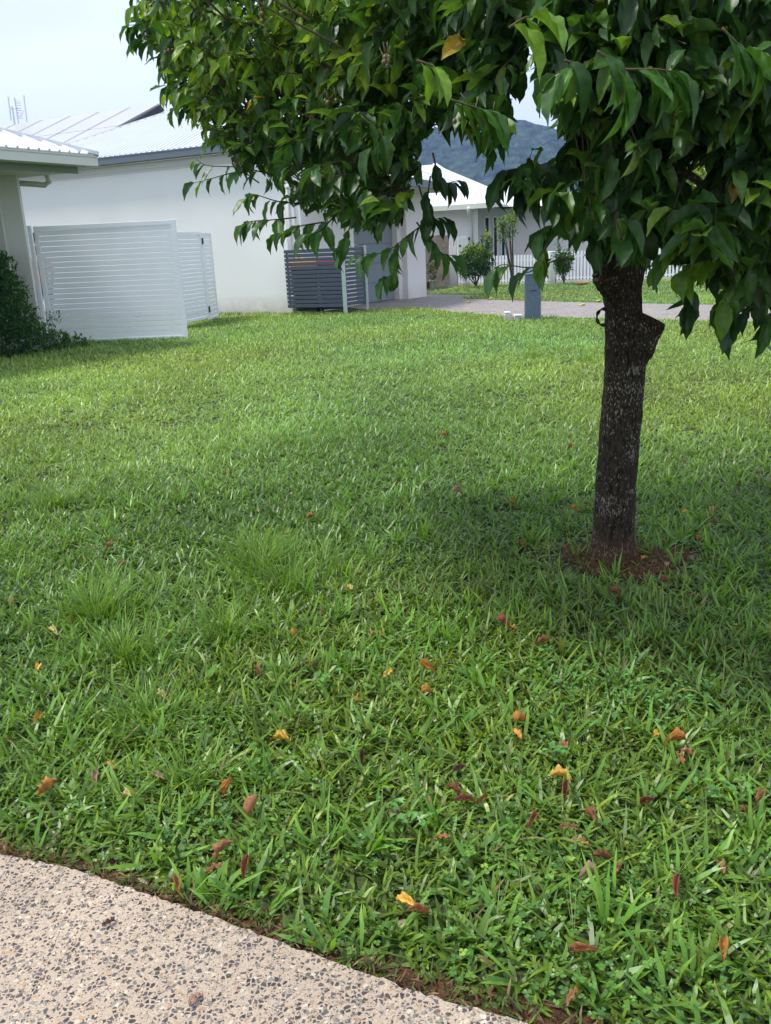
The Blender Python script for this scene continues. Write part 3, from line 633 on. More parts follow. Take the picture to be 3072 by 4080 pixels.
def bin_(label, px, D, body, lid):
    p = at(px, 1100, D); t = thing('wheelie_bin', label, 'bin', (p[0], p[1], 0), 'wheelie bins behind the dark screen')
    b = MB(); w0, w1 = .22, .28
    b.hexa([(p[0]-w0, p[1]-w0, .06), (p[0]+w0, p[1]-w0, .06), (p[0]+w0, p[1]+w0, .06), (p[0]-w0, p[1]+w0, .06), (p[0]-w1, p[1]-w1, 1.0), (p[0]+w1, p[1]-w1, 1.0), (p[0]+w1, p[1]+w1, 1.0), (p[0]-w1, p[1]+w1, 1.0)])
    b.build('body', mat('bin_body', body, .5), t, bevel=.02)
    l = MB(); l.hexa([(p[0]-.3, p[1]-.3, 1.005), (p[0]+.3, p[1]-.3, 1.005), (p[0]+.3, p[1]+.3, 1.005), (p[0]-.3, p[1]+.3, 1.005), (p[0]-.28, p[1]-.27, 1.13), (p[0]+.28, p[1]-.27, 1.13), (p[0]+.27, p[1]+.27, 1.17), (p[0]-.27, p[1]+.27, 1.17)])
    l.build('lid', mat('bin_lid', lid, .45), t, bevel=.02)
    for s in (-.24, .24): w = MB(); w.tube([(p[0]+s-.025, p[1]+.22, .1), (p[0]+s+.025, p[1]+.22, .1)], .1, 14); w.build('wheel', M['dark'], t)
bin_('wheelie bin with an orange yellow lid glimpsed through the top slots of the charcoal screen', 1215, 20.35, (.02, .05, .03), (.75, .33, .05))
bin_('wheelie bin with a red lid glimpsed through the top slots of the charcoal screen', 1318, 20.45, (.02, .05, .03), (.5, .03, .05))

# picket fences of the far house
def pickets(label, A, B, h, n_rail=2, step=.105):
    A = np.array(A[:2]); B = np.array(B[:2]); d = B-A; l = float(np.linalg.norm(d)); d /= l; n = np.array([-d[1], d[0]])
    t = thing('picket_fence', label, 'fence', (A[0], A[1], 0)); s = MB(); k = 0
    while k < l-.06: s.box(A, d, n, k, k+.062, -.02, 0, .07, h); k += step
    s.build('pickets', M['white_metal'], t); r = MB()
    for z in (.10, h-.18): r = MB(); r.box(A, d, n, 0, l, .001, .035, z, z+.05); r.build('rail', M['white_metal'], t)
    r = MB(); r.box(A, d, n, 0, l, -.06, .1, -.1, .055); r.build('plinth', M['render'], t)
F1 = G(1828, 1136); F2 = G(2189, 1131); F3 = G(2217, 1124); F4 = G(3100, 1098)
hP = topz(F1, 1826, 1024)
pickets('white picket fence behind the round shrub, left of the blue grey bollard', F1, F2, hP); pickets('white picket fence running behind the tree trunk, right of the blue grey bollard', F3, F4, topz(F3, 2217, 1003))
def pier(label, px0, px1, pyb, pyt, dep=.35, material='render'):
    a = G(px0, pyb); b = G(px1, pyb); z = topz(a, px0, pyt); m_ = MB(); m_.box(a, (1, 0), (0, 1), 0, b[0]-a[0], 0, dep, -.1, z)
    tag(m_.build('fence_pier', M[material], origin=(a[0], a[1], 0), bevel=.01), label, 'pier')
pier('white rendered pier at the left end of the picket fence beside the paling gate', 1790, 1826, 1141, 1024); pier('white rendered pier in the picket fence just right of the bollard', 2189, 2217, 1131, 1002)
# taller white wall piece behind first pier
pier('tall narrow white pier against the far house beside the paling gate', 1792, 1824, 1137, 938, .3, 'render_far')
# brown paling gate
tA = G(1672, 1146); tB = G(1790, 1143); hT = topz(tB, 1786, 936)
tf_ = thing('paling_gate', 'weathered brown timber paling gate between the garage and the white pier', 'gate', (tA[0], tA[1], 0))
s = MB(); d = (tB-tA)[:2]; l = np.linalg.norm(d); d /= l; k = 0; rr = random.Random(2)
while k < l: s.box(tA, d, (-d[1], d[0]), k, k+.085, 0+rr.uniform(0, .008), .02, .03, hT+rr.uniform(-.012, .012)); k += .092
s.build('palings', M['timber'], tf_)
for z in (.3, hT-.3): s = MB(); s.box(tA, d, (-d[1], d[0]), 0, l, .021, .06, z, z+.08); s.build('rail', M['timber'], tf_)

# ================================================================= SMALL THINGS
# blue-grey bollard / service pillar
bb = G(2128, 1274); x0 = G(2088, 1274)[0]; x1 = G(2166, 1274)[0]; hb = topz(bb, 2125, 1062)
bo = thing('bollard', 'blue grey steel service pillar with a sloping top standing at the edge of the driveway', 'bollard', (bb[0], bb[1], 0))
m_ = MB(); w = x1-x0; fw = w*.80
m_.hexa([(x0, bb[1]-.02, -.1), (x0+fw, bb[1]-.06, -.1), (x1, bb[1]+.16, -.1), (x0+.04, bb[1]+.3, -.1), (x0, bb[1]-.02, hb-.13), (x0+fw, bb[1]-.06, hb-.13), (x1, bb[1]+.16, hb-.10), (x0+.04, bb[1]+.3, hb-.10)])
m_.build('body', M['bollard'], bo, bevel=.008)
m_ = MB(); m_.hexa([(x0-.008, bb[1]-.03, hb-.128), (x0+fw+.004, bb[1]-.07, hb-.128), (x1+.008, bb[1]+.16, hb-.098), (x0+.035, bb[1]+.31, hb-.098), (x0+.03, bb[1]+.06, hb-.01), (x0+fw-.03, bb[1]+.04, hb-.01), (x1-.05, bb[1]+.17, hb), (x0+.06, bb[1]+.26, hb)])
m_.build('cap', M['bollard'], bo, bevel=.006)
m_ = MB(); m_.box((x0+fw*.3, bb[1]-.05), (1, 0), (0, 1), 0, fw*.45, -.006, 0, .5, .52); m_.build('seam', M['steel_dark'], bo)
# broken white block and tap box beside it
cb = G(2040, 1279)
t = thing('concrete_block', 'small broken pale concrete block with white painted top lying left of the bollard', 'block', (cb[0], cb[1], 0))
m_ = MB(); m_.hexa([(cb[0]-.14, cb[1]-.05, -.02), (cb[0]+.02, cb[1]-.06, -.02), (cb[0]+.03, cb[1]+.1, -.02), (cb[0]-.13, cb[1]+.1, -.02), (cb[0]-.14, cb[1]-.04, .12), (cb[0]-.02, cb[1]-.05, .15), (cb[0]-.01, cb[1]+.09, .15), (cb[0]-.13, cb[1]+.09, .12)])
m_.hexa([(cb[0]+.02, cb[1]-.1, -.02), (cb[0]+.2, cb[1]-.08, -.02), (cb[0]+.2, cb[1]+.06, -.02), (cb[0]+.03, cb[1]+.06, -.02), (cb[0]+.03, cb[1]-.09, .085), (cb[0]+.16, cb[1]-.08, .09), (cb[0]+.16, cb[1]+.05, .09), (cb[0]+.03, cb[1]+.05, .085)])
m_.build('block', M['concrete_old'], t, bevel=.012)
m_ = MB(); m_.box(cb, (1, 0), (0, 1), -.135, -.03, -.04, .09, .145, .165); m_.box(cb, (1, 0), (0, 1), .03, .17, -.09, .05, .094, .11); m_.build('painted_top', mat('white_paint', (.85, .85, .85), .5), t, bevel=.008)
# stake light
q = G(1979, 1143); t = thing('stake_light', 'small black solar stake light in the grass before the picket fence', 'garden light', (q[0], q[1], 0))
m_ = MB(); m_.tube([(q[0], q[1], -.05), (q[0], q[1], .18)], .012, 6); m_.build('stake', M['dark'], t); m_ = MB(); m_.lathe((q[0], q[1], .18), [(0, 0), (.03, 0), (.045, .03), (.045, .045), (0, .055)], 10); m_.build('lamp_head', M['dark'], t)
# terracotta dish
q = G(2318, 1136); m_ = MB(); m_.lathe((q[0], q[1], 0), [(0, .02), (.1, .01), (.17, .03), (.19, .075), (.175, .075), (.155, .04), (0, .035)], 24); tag(m_.build('saucer', M['terracotta'], smooth=True, origin=(q[0], q[1], 0)), 'shallow terracotta saucer lying on the far lawn behind the trunk', 'saucer')
# pots by the paling gate
def pot(label, px, py, r, h, m, foliage=None):
    q = G(px, py); t = thing('plant_pot', label, 'pot', (q[0], q[1], 0)); m_ = MB(); m_.lathe((q[0], q[1], 0), [(0, 0), (r*.7, 0), (r, h), (r*1.08, h), (r*1.08, h*.92), (r*.9, h*.92), (0, h*.85)], 16); m_.build('pot', m, t, smooth=True); return t, q
pot('small terracotta pot at the foot of the paling gate', 1702, 1149, .11, .22, M['terracotta'])
pt, pq = pot('white pot with an olive leafed plant in front of the paling gate', 1724, 1150, .1, .26, M['white_pipe'])
pot('white tub half hidden at the end of the garage wall', 1684, 1149, .13, .2, M['white_pipe'])

# ---------------------------------------------------------------- leaves: generic instancer
def rot_frames(axis, normal):
    """rows: axis (y), side (x), normal (z) orthonormal"""
    y = axis/np.linalg.norm(axis, axis=1, keepdims=True); x = np.cross(y, normal); x /= np.maximum(np.linalg.norm(x, axis=1, keepdims=True), 1e-6); z = np.cross(x, y); return x, y, z
def instance(tv, tf, tc, pos, x, y, z, sc_l, sc_w, cols):
    """tv template (k,3): x across, y along, z out of plane; tc per-vertex multiplier (k,)"""
    n = len(pos); k = len(tv)
    V = pos[:, None, :]+x[:, None, :]*(tv[None, :, 0:1]*sc_w[:, None, None])+y[:, None, :]*(tv[None, :, 1:2]*sc_l[:, None, None])+z[:, None, :]*(tv[None, :, 2:3]*sc_l[:, None, None])
    F = tf[None]+(np.arange(n)*k)[:, None, None]
    C = cols[:, None, :]*tc[None, :, None] if tc.ndim == 1 else cols[:, None, :]*tc[None, :, :]
    return V.reshape(-1, 3), F.reshape(-1, tf.shape[1]), C.reshape(-1, 3)
def big_leaf(rows=11, droop=.35, wave=.04, fold=.22, seed=0, curl=0):
    r = np.random.default_rng(seed); cols = np.array([-1, -.5, -.05, .05, .5, 1.]); V = []; C = []
    ph = r.uniform(0, 6); f = r.uniform(2.2, 3.4)
    for i in range(rows):
        t = i/(rows-1); w = math.sin(math.pi*min(1, t**.9))**.85 if 0 < t < 1 else 0.012
        if t > .8: w *= .45+.55*(1-t)/.2
        a = -droop*t*1.6; 
        y = t*(1-.12*droop*t); zc = -droop*t*t*.75
        for c in cols:
            wv = wave*math.sin(ph+f*2*math.pi*t+(1.3 if c > 0 else 0))*abs(c)**2
            ww = w*(1+.07*math.sin(f*9*t+ph)*(abs(c) > .9))
            V.append((c*ww*.5, y, zc+abs(c)*w*fold*.45+wv+curl*(abs(c)**2)*w*.5))
            C.append((1.25, 1.25, 1.3) if abs(c) < .1 else (1., 1., 1.))
    F = [(i*6+j, i*6+j+1, (i+1)*6+j+1, (i+1)*6+j) for i in range(rows-1) for j in range(5)]
    return np.array(V), np.array(F), np.array(C)
def small_leaf():
    V = np.array([(0, 0, 0), (-.5, .45, .12), (0, .5, 0), (.5, .45, .12), (0, 1, -.1), (0, .0, 0)], float)
    V = np.array([(-.05, 0, 0), (.05, 0, 0), (-.5, .35, .1), (0, .4, 0), (.5, .35, .1), (-.32, .75, .05), (0, .8, -.03), (.32, .75, .05), (0, 1.02, -.12)], float)
    F = np.array([(0, 3, 2, 0), (1, 4, 3, 1), (2, 3, 6, 5), (3, 4, 7, 6)])
    F = np.array([(0, 1, 3, 2), (1, 4, 3, 3)]); 
    V = np.array([(-.04, 0, 0), (.04, 0, 0), (-.5, .45, .10), (0, .5, 0), (.5, .45, .10), (-.04, 1, -.12), (.04, 1, -.12)], float)
    F = np.array([(0, 3, 3, 2)]); 
    V = np.array([(0, 0, 0), (-.5, .42, .1), (-.28, .8, 0), (0, 1, -.12), (.28, .8, 0), (.5, .42, .1), (0, .55, -.02)], float)
    F = np.array([(0, 6, 2, 1), (6, 3, 2, 2), (0, 5, 4, 6)]); F = np.array([(0, 6, 2, 1), (0, 5, 4, 6), (2, 6, 4, 3)])
    return V, F, np.ones(7)
SLV, SLF, SLC = small_leaf()
def unit(n, r): v = r.normal(size=(n, 3)); return v/np.linalg.norm(v, axis=1, keepdims=True)
def pick(cols, w, n, r): c = np.array(cols); i = r.choice(len(c), n, p=np.array(w)/sum(w)); return c[i]*r.uniform(.8, 1.2, (n, 1))

def shrub(t, blobs, n, size, cols, w, seed, stems=None, name='crown', up=.4, m='shrub', stem_r=.012):
    """blobs: [(cx,cy,cz,rx,ry,rz)]; leaves scattered in tufts in the shell of each blob"""
    r = np.random.default_rng(seed); B = np.array(blobs); vol = B[:, 3]*B[:, 4]*B[:, 5]; k = r.choice(len(B), n//5, p=vol/vol.sum())
    d = unit(len(k), r); rad = r.uniform(.25, 1.0, (len(k), 1))**.45*r.uniform(.8, 1.12, (len(k), 1)); c = B[k, :3]+d*rad*B[k, 3:6]
    c = np.repeat(c, 5, 0)+r.normal(0, size*.45, (len(k)*5, 3)); out = np.repeat(d, 5, 0)
    ax = out*.7+unit(len(c), r)*.8+np.array([0, 0, up]); nm = unit(len(c), r)*.6+np.array([0, 0, 1.])
    ok = c[:, 2] > .02; c = c[ok]; ax = ax[ok]; nm = nm[ok]
    x, y, z = rot_frames(ax, nm); s = r.uniform(.7, 1.25, len(c))*size
    V, F, C = instance(SLV, SLF, SLC, c, x, y, z, s, s*.55, pick(cols, w, len(c), r)); mesh_np(name, V, F, M[m], parent=t, tint=C)
    mb = MB()
    for s_ in (stems or []): mb.tube(s_, [stem_r*(1-.6*i/(len(s_)-1)) for i in range(len(s_))], 7)
    b0 = ORG[t.name]
    for q in B: mb.tube([(b0[0], b0[1], .05), ((b0[0]+q[0])/2, (b0[1]+q[1])/2, q[2]*.6), (q[0], q[1], q[2]+q[5]*.5)], [stem_r, stem_r*.7, stem_r*.3], 6)
    mb.build('trunk', M['twig'], t, smooth=True)

def px_blob(px, py, D, rpx, rpy, rd=None):
    c = at(px, py, D); k = D/FPX/math.cos(PITCH); return (c[0], c[1], c[2], rpx*k, (rd or rpx*k), rpy*k)
DG = [(.02, .06, .012), (.04, .115, .02), (.065, .165, .025), (.10, .22, .035)]
# dense dark shrub at the left edge
q = G(0, 1400); t = thing('shrub', 'dense dark green shrub at the left edge in front of the cream column', 'shrub', (q[0]*.95-.1, 13.95, 0))
D0 = 13.95
shrub(t, [px_blob(-40, 1100, D0, 95, 95), px_blob(10, 1180, D0, 95, 90), px_blob(-60, 1260, D0, 130, 120, .6), px_blob(60, 1270, D0-.1, 85, 75), px_blob(20, 1350, D0-.1, 110, 80), px_blob(-120, 1150, D0, 140, 160, .7), px_blob(110, 1335, D0, 70, 60), px_blob(-20, 1030, D0, 45, 40)], 22000, .058, DG, [3, 4, 2, .6], 21)
q = G(200, 1392); t = thing('weed_clump', 'low tangle of thin weeds and grass at the foot of the large slat gate', 'weeds', (q[0], q[1], 0))
D1 = float(q[1])
shrub(t, [px_blob(185, 1340, D1, 40, 60), px_blob(230, 1355, D1, 60, 30), px_blob(300, 1365, D1, 60, 22), px_blob(215, 1270, D1, 22, 40)], 1500, .045, DG, [1, 3, 3, 1], 22, stem_r=.006)
# round citrus shrub
q = G(1897, 1146); t = thing('shrub', 'round citrus shrub with yellow green tips in front of the picket fence', 'shrub', (q[0], q[1], 0))
D2 = float(q[1])
shrub(t, [px_blob(1890, 1035, D2, 55, 50), px_blob(1860, 1060, D2, 38, 40), px_blob(1930, 1055, D2, 40, 45), px_blob(1938, 990, D2, 24, 50), px_blob(1890, 1085, D2, 60, 20), px_blob(1845, 1085, D2, 22, 16)], 4200, .075, [(.025, .07, .02), (.05, .13, .025), (.10, .22, .03)], [3, 3, 1], 23, stem_r=.02, up=.9)
r_ = np.random.default_rng(5)
def tips(t, spots, D, n, cols, size=.07, seed=1):
    r = np.random.default_rng(seed); c = np.concatenate([at(px, py, D)+r.normal(0, 1, (n, 3))*np.array([sx, .08, sy])*D/FPX for px, py, sx, sy in spots])
    ax = unit(len(c), r)*.6+np.array([0, 0, 1.]); x, y, z = rot_frames(ax, unit(len(c), r)); s = r.uniform(.7, 1.2, len(c))*size
    V, F, C = instance(SLV, SLF, SLC, c, x, y, z, s, s*.45, pick(cols, [1]*len(cols), len(c), r)); mesh_np('young_leaves', V, F, M['shrub'], parent=t, tint=C)
tips(t, [(1873, 990, 10, 14), (1905, 985, 10, 16), (1915, 1000, 14, 10), (1940, 935, 6, 12), (1857, 1005, 8, 10)], D2-.2, 40, [(.30, .42, .03), (.40, .48, .05)])
# sapling
q = G(2045, 1146); t = thing('sapling', 'thin sapling with a bare reddish stem and a small crown left of the bollard', 'tree', (q[0], q[1], 0)); D3 = float(q[1])
st_ = [at(2045, 1146, D3), at(2040, 1060, D3), at(2034, 980, D3), at(2030, 930, D3), at(2036, 880, D3)]
shrub(t, [px_blob(2025, 905, D3, 30, 40), px_blob(1990, 890, D3, 22, 22), px_blob(2040, 865, D3, 18, 30), px_blob(2010, 940, D3, 22, 24)], 700, .085, [(.06, .13, .03), (.12, .22, .06), (.2, .3, .1)], [2, 3, 2], 24, stem_r=.025)
mb = MB(); mb.tube(st_, [.045, .035, .03, .025, .01], 8); mb.build('stem', mat('reddish_bark', (.12, .075, .06), .9), t, smooth=True)

# small shrub
q = G(2247, 1134); t = thing('shrub', 'small dark bushy tree in front of the picket fence right of the bollard', 'shrub', (q[0], q[1], 0)); D4 = float(q[1])
shrub(t, [px_blob(2240, 1045, D4, 34, 35), px_blob(2222, 1005, D4, 14, 30), px_blob(2245, 1072, D4, 30, 18), px_blob(2262, 1030, D4, 24, 26)], 1500, .07, DG, [3, 4, 2, 1], 25, stem_r=.02)
shrub(pt, [px_blob(1722, 1085, float(pq[1]), 14, 32)], 260, .08, [(.12, .13, .03), (.06, .1, .03)], [1, 1], 26, stem_r=.008, name='foliage')
# light green garden tree beyond, right
q = G(2760, 1120); t = thing('tree', 'pale yellow green tree beyond the driveway at the right', 'tree', (q[0], q[1]+4, 0)); D5 = float(q[1])+4
shrub(t, [px_blob(2760, 780, D5, 70, 110, .9), px_blob(2800, 700, D5, 60, 90, .9), px_blob(2740, 880, D5, 70, 70, .8), px_blob(2850, 820, D5, 90, 120, .9), px_blob(2890, 960, D5, 80, 60, .9), px_blob(2730, 690, D5, 35, 50)], 6500, .16, [(.12, .2, .03), (.22, .32, .05), (.3, .38, .06)], [2, 3, 2], 27, stem_r=.08)
q = G(2960, 1100); t = thing('hedge', 'mid green hedge growing behind the picket fence at the far right', 'hedge', (q[0], q[1]+.8, 0)); D6 = float(q[1])+.8
shrub(t, [px_blob(2700, 1040, D6, 120, 60, .4), px_blob(2900, 1030, D6, 140, 70, .4), px_blob(3080, 1020, D6, 120, 80, .4)], 3500, .1, [(.04, .1, .02), (.07, .15, .03)], [1, 1], 28)

# ================================================================= THE TREE
tree = thing('tree', 'large leafy tree on the lawn with dark trunk and a sawn off branch stub', 'tree', (TB[0], TB[1], 0))
TD = float(TB[1])
prof_px = [(2270, 2350, 2535), (2245, 2357, 2530), (2200, 2361, 2526), (2100, 2366, 2528), (1950, 2374, 2532), (1836, 2381, 2538), (1700, 2390, 2548), (1600, 2398, 2557), (1488, 2408, 2566), (1400, 2411, 2566), (1300, 2411, 2560), (1230, 2410, 2553),
           (1180, 2404, 2552), (1130, 2392, 2556), (1080, 2388, 2566), (1020, 2398, 2580), (950, 2412, 2580), (880, 2425, 2578), (780, 2440, 2575), (650, 2450, 2570), (450, 2460, 2560), (200, 2470, 2550), (-100, 2480, 2545)]
rings = []
for y, xl, xr in prof_px:
    a = at(xl, y, TD); b = at(xr, y, TD); rings.append(((a[0]+b[0])/2, TD, (a[2]+b[2])/2, (b[0]-a[0])/2))
rings = np.array(rings); rings[0, 2] = -.08
def trunk_mesh():
    r = np.random.default_rng(9); zs = np.linspace(rings[0, 2], rings[-1, 2], 260); cx = np.interp(zs, rings[:, 2], rings[:, 0]); rd = np.interp(zs, rings[:, 2], rings[:, 3]); seg = 72
    # smooth
    k = np.ones(5)/5; rd2 = np.convolve(np.pad(rd, 2, mode='edge'), k, 'valid'); cx2 = np.convolve(np.pad(cx, 2, mode='edge'), k, 'valid')
    V = np.zeros((len(zs), seg, 3)); A = np.linspace(0, 2*math.pi, seg, endpoint=False)
    nz = r.normal(0, 1, (len(zs), seg))
    for ax in (0, 1):
        for _ in range(5 if ax == 0 else 1): nz = (nz+np.roll(nz, 1, ax)+np.roll(nz, -1, ax))/3
    for i, z in enumerate(zs):
        rr = rd2[i]*(1+.035*np.sin(3*A+z*2.2)+.02*np.sin(5*A-z*5))+nz[i]*.006
        if z < .10: rr = rr+(.10-z)*.10*(1+.5*np.sin(4*A+1))
        V[i, :, 0] = cx2[i]+rr*np.cos(A); V[i, :, 1] = TD+rr*np.sin(A)*.95; V[i, :, 2] = z
    idx = np.arange(len(zs)*seg).reshape(len(zs), seg); F = np.stack([idx[:-1], np.roll(idx[:-1], -1, 1), np.roll(idx[1:], -1, 1), idx[1:]], -1).reshape(-1, 4)
    return V.reshape(-1, 3), F
tV, tF = trunk_mesh(); mesh_np('trunk', tV, tF, M['bark'], parent=tree, smooth=True)
def lump(name, pts, rads, seg=26, jitter=.004, seed=1, m='bark', squash=1.0, cut=None):
    """a bark covered limb: rough tube with flat or rounded end"""
    r = np.random.default_rng(seed); P = np.array(pts, float); n = 40; t0 = np.linspace(0, 1, len(P)); tt = np.linspace(0, 1, n)
    Q = np.stack([np.interp(tt, t0, P[:, k]) for k in range(3)], 1); Rr = np.interp(tt, t0, rads); mb = MB(); mb.tube(Q, Rr, seg); V = np.array(mb.v); nzz = r.normal(0, jitter, V.shape)
    nzz = nzz.reshape(n, seg, 3); nzz = (nzz+np.roll(nzz, 1, 0)+np.roll(nzz, -1, 0))/2; V += nzz.reshape(-1, 3)
    V = V.tolist(); m2 = MB(); m2.v = V; m2.f = mb.f; return m2.build(name, M[m], tree, smooth=True)
s0 = at(2500, 1500, TD-.02); s1 = at(2535, 1400, TD-.03); s2_ = at(2580, 1290, TD-.05); s3 = at(2592, 1268, TD-.05)
lump('sawn_branch_stub', [s0, s1, s2_, s3], [.045, .07, .072, .068], seed=3, jitter=.003)
stc = MB(); dirn = (s3-s2_)/np.linalg.norm(s3-s2_); stc.tube([s3, s3+dirn*.004], [.062, .058], 26); stc.build('sawn_face', mat('sawn_wood', (.06, .05, .035), .9, noise=(60, .4)), tree)
kA = at(2425, 1120, TD-.06); kB = at(2398, 1105, TD-.07); lump('burl', [kA+(.02, .03, -.07), kA, kB, kB+(-.0, 0, .05)], [.03, .05, .04, .02], seed=4, jitter=.004)
ks = at(2425, 1010, TD-.05); lump('pruned_spur', [at(2450, 1060, TD-.03), ks, at(2422, 975, TD-.06)], [.03, .028, .018], seed=8)
rg_ = MB(); rc = at(2404, 1263, TD-.02); rp_ = [rc+np.array([-.028*math.sin(a)-.0, 0, .034*math.cos(a)]) for a in np.linspace(-.4, 3.5, 14)]; rg_.tube(rp_, [.006+.003*math.sin(i*1.7) for i in range(14)], 8); rg_.build('curled_bark_loop', M['bark'], tree, smooth=True)
# limbs
fork = at(2490, 900, TD); top = at(2510, 450, TD)
limbs = []
def limb(pts, r0, r1, seed):
    P = cr_spline3(np.array(pts)); n = len(P); rads = r0+(r1-r0)*np.linspace(0, 1, n)**.8; mb = MB(); mb.tube(P, rads, 10); o = mb.build('branch', M['bark'], tree, smooth=True); limbs.append(P); return P
def cr_spline3(P, k=10):
    P = np.vstack([2*P[0]-P[1], P, 2*P[-1]-P[-2]]); o = []
    for i in range(1, len(P)-2):
        for t in np.linspace(0, 1, k, endpoint=False): o.append(.5*((2*P[i])+(-P[i-1]+P[i+1])*t+(2*P[i-1]-5*P[i]+4*P[i+1]-P[i+2])*t*t+(-P[i-1]+3*P[i]-3*P[i+1]+P[i+2])*t**3))
    o.append(P[-1-0]); return np.array(o[:-1]+[P[-2]])
limb([top, at(2330, 60, TD), at(1850, -20, TD+.1), at(1200, 90, TD+.2), at(600, 130, TD+.3)], .032, .006, 1)
limb([fork, at(2400, 420, TD-.1), at(2250, 0, TD-.2), at(1850, 130, TD-.35), at(1450, 350, TD-.3), at(1000, 560, TD-.1)], .025, .005, 2)
limb([at(2470, 940, TD), at(2400, 450, TD-.4), at(2360, 150, TD-.8), at(2250, -60, TD-1.2)], .025, .006, 3)
limb([top, at(2600, 200, TD-.4), at(2800, 100, TD-.9), at(3000, 250, TD-1.2)], .03, .006, 4)
limb([at(2530, 800, TD), at(2700, 600, TD+.1), at(3000, 500, TD+.2), at(3400, 420, TD+.3)], .03, .008, 5)
limb([at(2500, 820, TD), (TB[0], TD+.6, 2.2), (TB[0]-.2, TD+1.2, 2.9)], .03, .008, 6)
limb([top, (TB[0]+.1, TD, 3.0), (TB[0]-.1, TD+.1, 3.9)], .04, .01, 7)
limb([top, (TB[0]-.5, TD-.2, 2.7), (TB[0]-1.1, TD-.3, 3.3)], .03, .008, 8)
limb([at(2540, 700, TD), at(2750, 700, TD-.5), at(2900, 900, TD-.8), at(2950, 1100, TD-.9)], .022, .005, 9)
limb([top, at(2250, -20, TD-.6), at(1850, 230, TD-.8), at(1640, 600, TD-.8), at(1600, 900, TD-.75)], .012, .004, 10)
LS = np.concatenate(limbs)

K = 1.844
MASK = [(a*K, b*K) for a, b in [(315, -900), (315, -60), (285, 15), (268, 50), (290, 105), (332, 130), (348, 160), (358, 200), (356, 232), (392, 258), (405, 288), (445, 300), (478, 335), (520, 362), (560, 385), (592, 415), (605, 450), (650, 462), (700, 490),
        (760, 500), (790, 520), (830, 530), (862, 500), (880, 450), (900, 400), (905, 350), (895, 310), (905, 285), (925, 272), (945, 275), (1000, 300), (1030, 332), (1062, 340), (1098, 322), (1108, 275), (1104, 235), (1098, 205), (1112, 175), (1130, 120), (1160, 70), (1172, 75),
        (1158, 130), (1150, 175), (1165, 215), (1192, 250), (1222, 285), (1226, 335), (1160, 360), (1112, 372), (1080, 392), (1085, 425), (1120, 440), (1160, 455), (1195, 450), (1215, 500), (1240, 545), (1275, 540), (1300, 560), (1400, 570), (1415, 530), (1445, 570), (1480, 590), (1520, 625),
        (1570, 640), (1620, 670), (1700, 680), (2300, 700), (2300, -900)]]
HOLES = [[(a*K, b*K) for a, b in h] for h in ([(1418, 320), (1448, 330), (1445, 370), (1420, 365)], [(1470, 380), (1520, 360), (1540, 330), (1545, 400), (1500, 430), (1480, 450)], [(1230, 395), (1260, 385), (1265, 440), (1235, 440)])]
def in_mask(P):
    x, y = proj(P); m = inpoly(x, y, MASK)
    for h in HOLES: m &= ~inpoly(x, y, h)
    infr = (x > -60) & (x < 3132) & (y > -60) & (y < 4140) & (P[:, 1] > .3)
    return m, infr
r = np.random.default_rng(42)
def near_depth(px): return np.interp(px, [450, 1000, 1500, 1900, 2300, 3072, 4300], [3.7, 3.15, 2.75, 2.35, 2.15, 2.0, 2.2])
cl_pts = []
# clusters in the part of the crown the photo shows, through its whole depth
n = 7400; px = r.uniform(440, 3300, n); py = r.uniform(-150, 1420, n); dn = near_depth(px); lay = r.random(n)
Dd = np.where(lay < .45, dn+r.uniform(0, .55, n), dn+r.uniform(.3, 1, n)**.9*(4.95-dn))
Pc = np.array([at(a, b, c) for a, b, c in zip(px, py, Dd)])
# erode by leaf size: accept when the point and a point 9 cm below lie in the mask
m1, _ = in_mask(Pc); m2, _ = in_mask(Pc-np.array([0, 0, .03])); ok = m1 & m2
# thin out by distance so that density is per volume-ish
Pc = Pc[ok]; dd_ = Dd[ok]; lay = lay[ok]
keep = r.random(len(Pc)) < np.clip(np.where(lay < .45, .58, .62), 0, 1); cl_pts.append(Pc[keep])
# rest of the crown, above and beside the frame
E = unit(5200, r)*(r.uniform(.15, 1, (5200, 1))**.42)*np.array([2.15, 1.6, 1.6])+np.array([TB[0]-.05, TD-.3, 2.95])
mk, fr_ = in_mask(E); E = E[~fr_ & (E[:, 1] > 1.55)]; E = E[:700]; cl_pts.append(E)
CL = np.concatenate(cl_pts)
CL = CL[~((np.hypot(CL[:, 0]-TB[0]-.04, CL[:, 1]-TD) < .16) & (CL[:, 2] < 1.42))]
tmpl = [big_leaf(seed=s, droop=d, wave=w, fold=f) for s, d, w, f in ((1, .3, .02, .25), (2, .5, .03, .4), (3, .12, .022, .2), (4, .8, .022, .3), (5, .45, .035, .5), (6, .65, .028, .15))]
LC = [(.031, .088, .015), (.043, .115, .019), (.020, .060, .013), (.078, .165, .022), (.16, .27, .03), (.36, .24, .03)]; LW = [4, 4, 4, 1.8, .6, .045]
leaf_V = []; leaf_F = []; leaf_C = []; off = 0; tw = MB()
def add_leaves(pos, ax, nm, s, cols, r):
    global off
    k = r.integers(0, len(tmpl), len(pos))
    for i, (tv_, tf_l, tc_) in enumerate(tmpl):
        m = k == i
        if not m.any(): continue
        x, y, z = rot_frames(ax[m], nm[m]); V, F, C = instance(tv_, tf_l, tc_, pos[m], x, y, z, s[m], s[m]*r.uniform(.35, .45, m.sum()), cols[m])
        leaf_V.append(V); leaf_F.append(F+off); leaf_C.append(C); off += len(V)
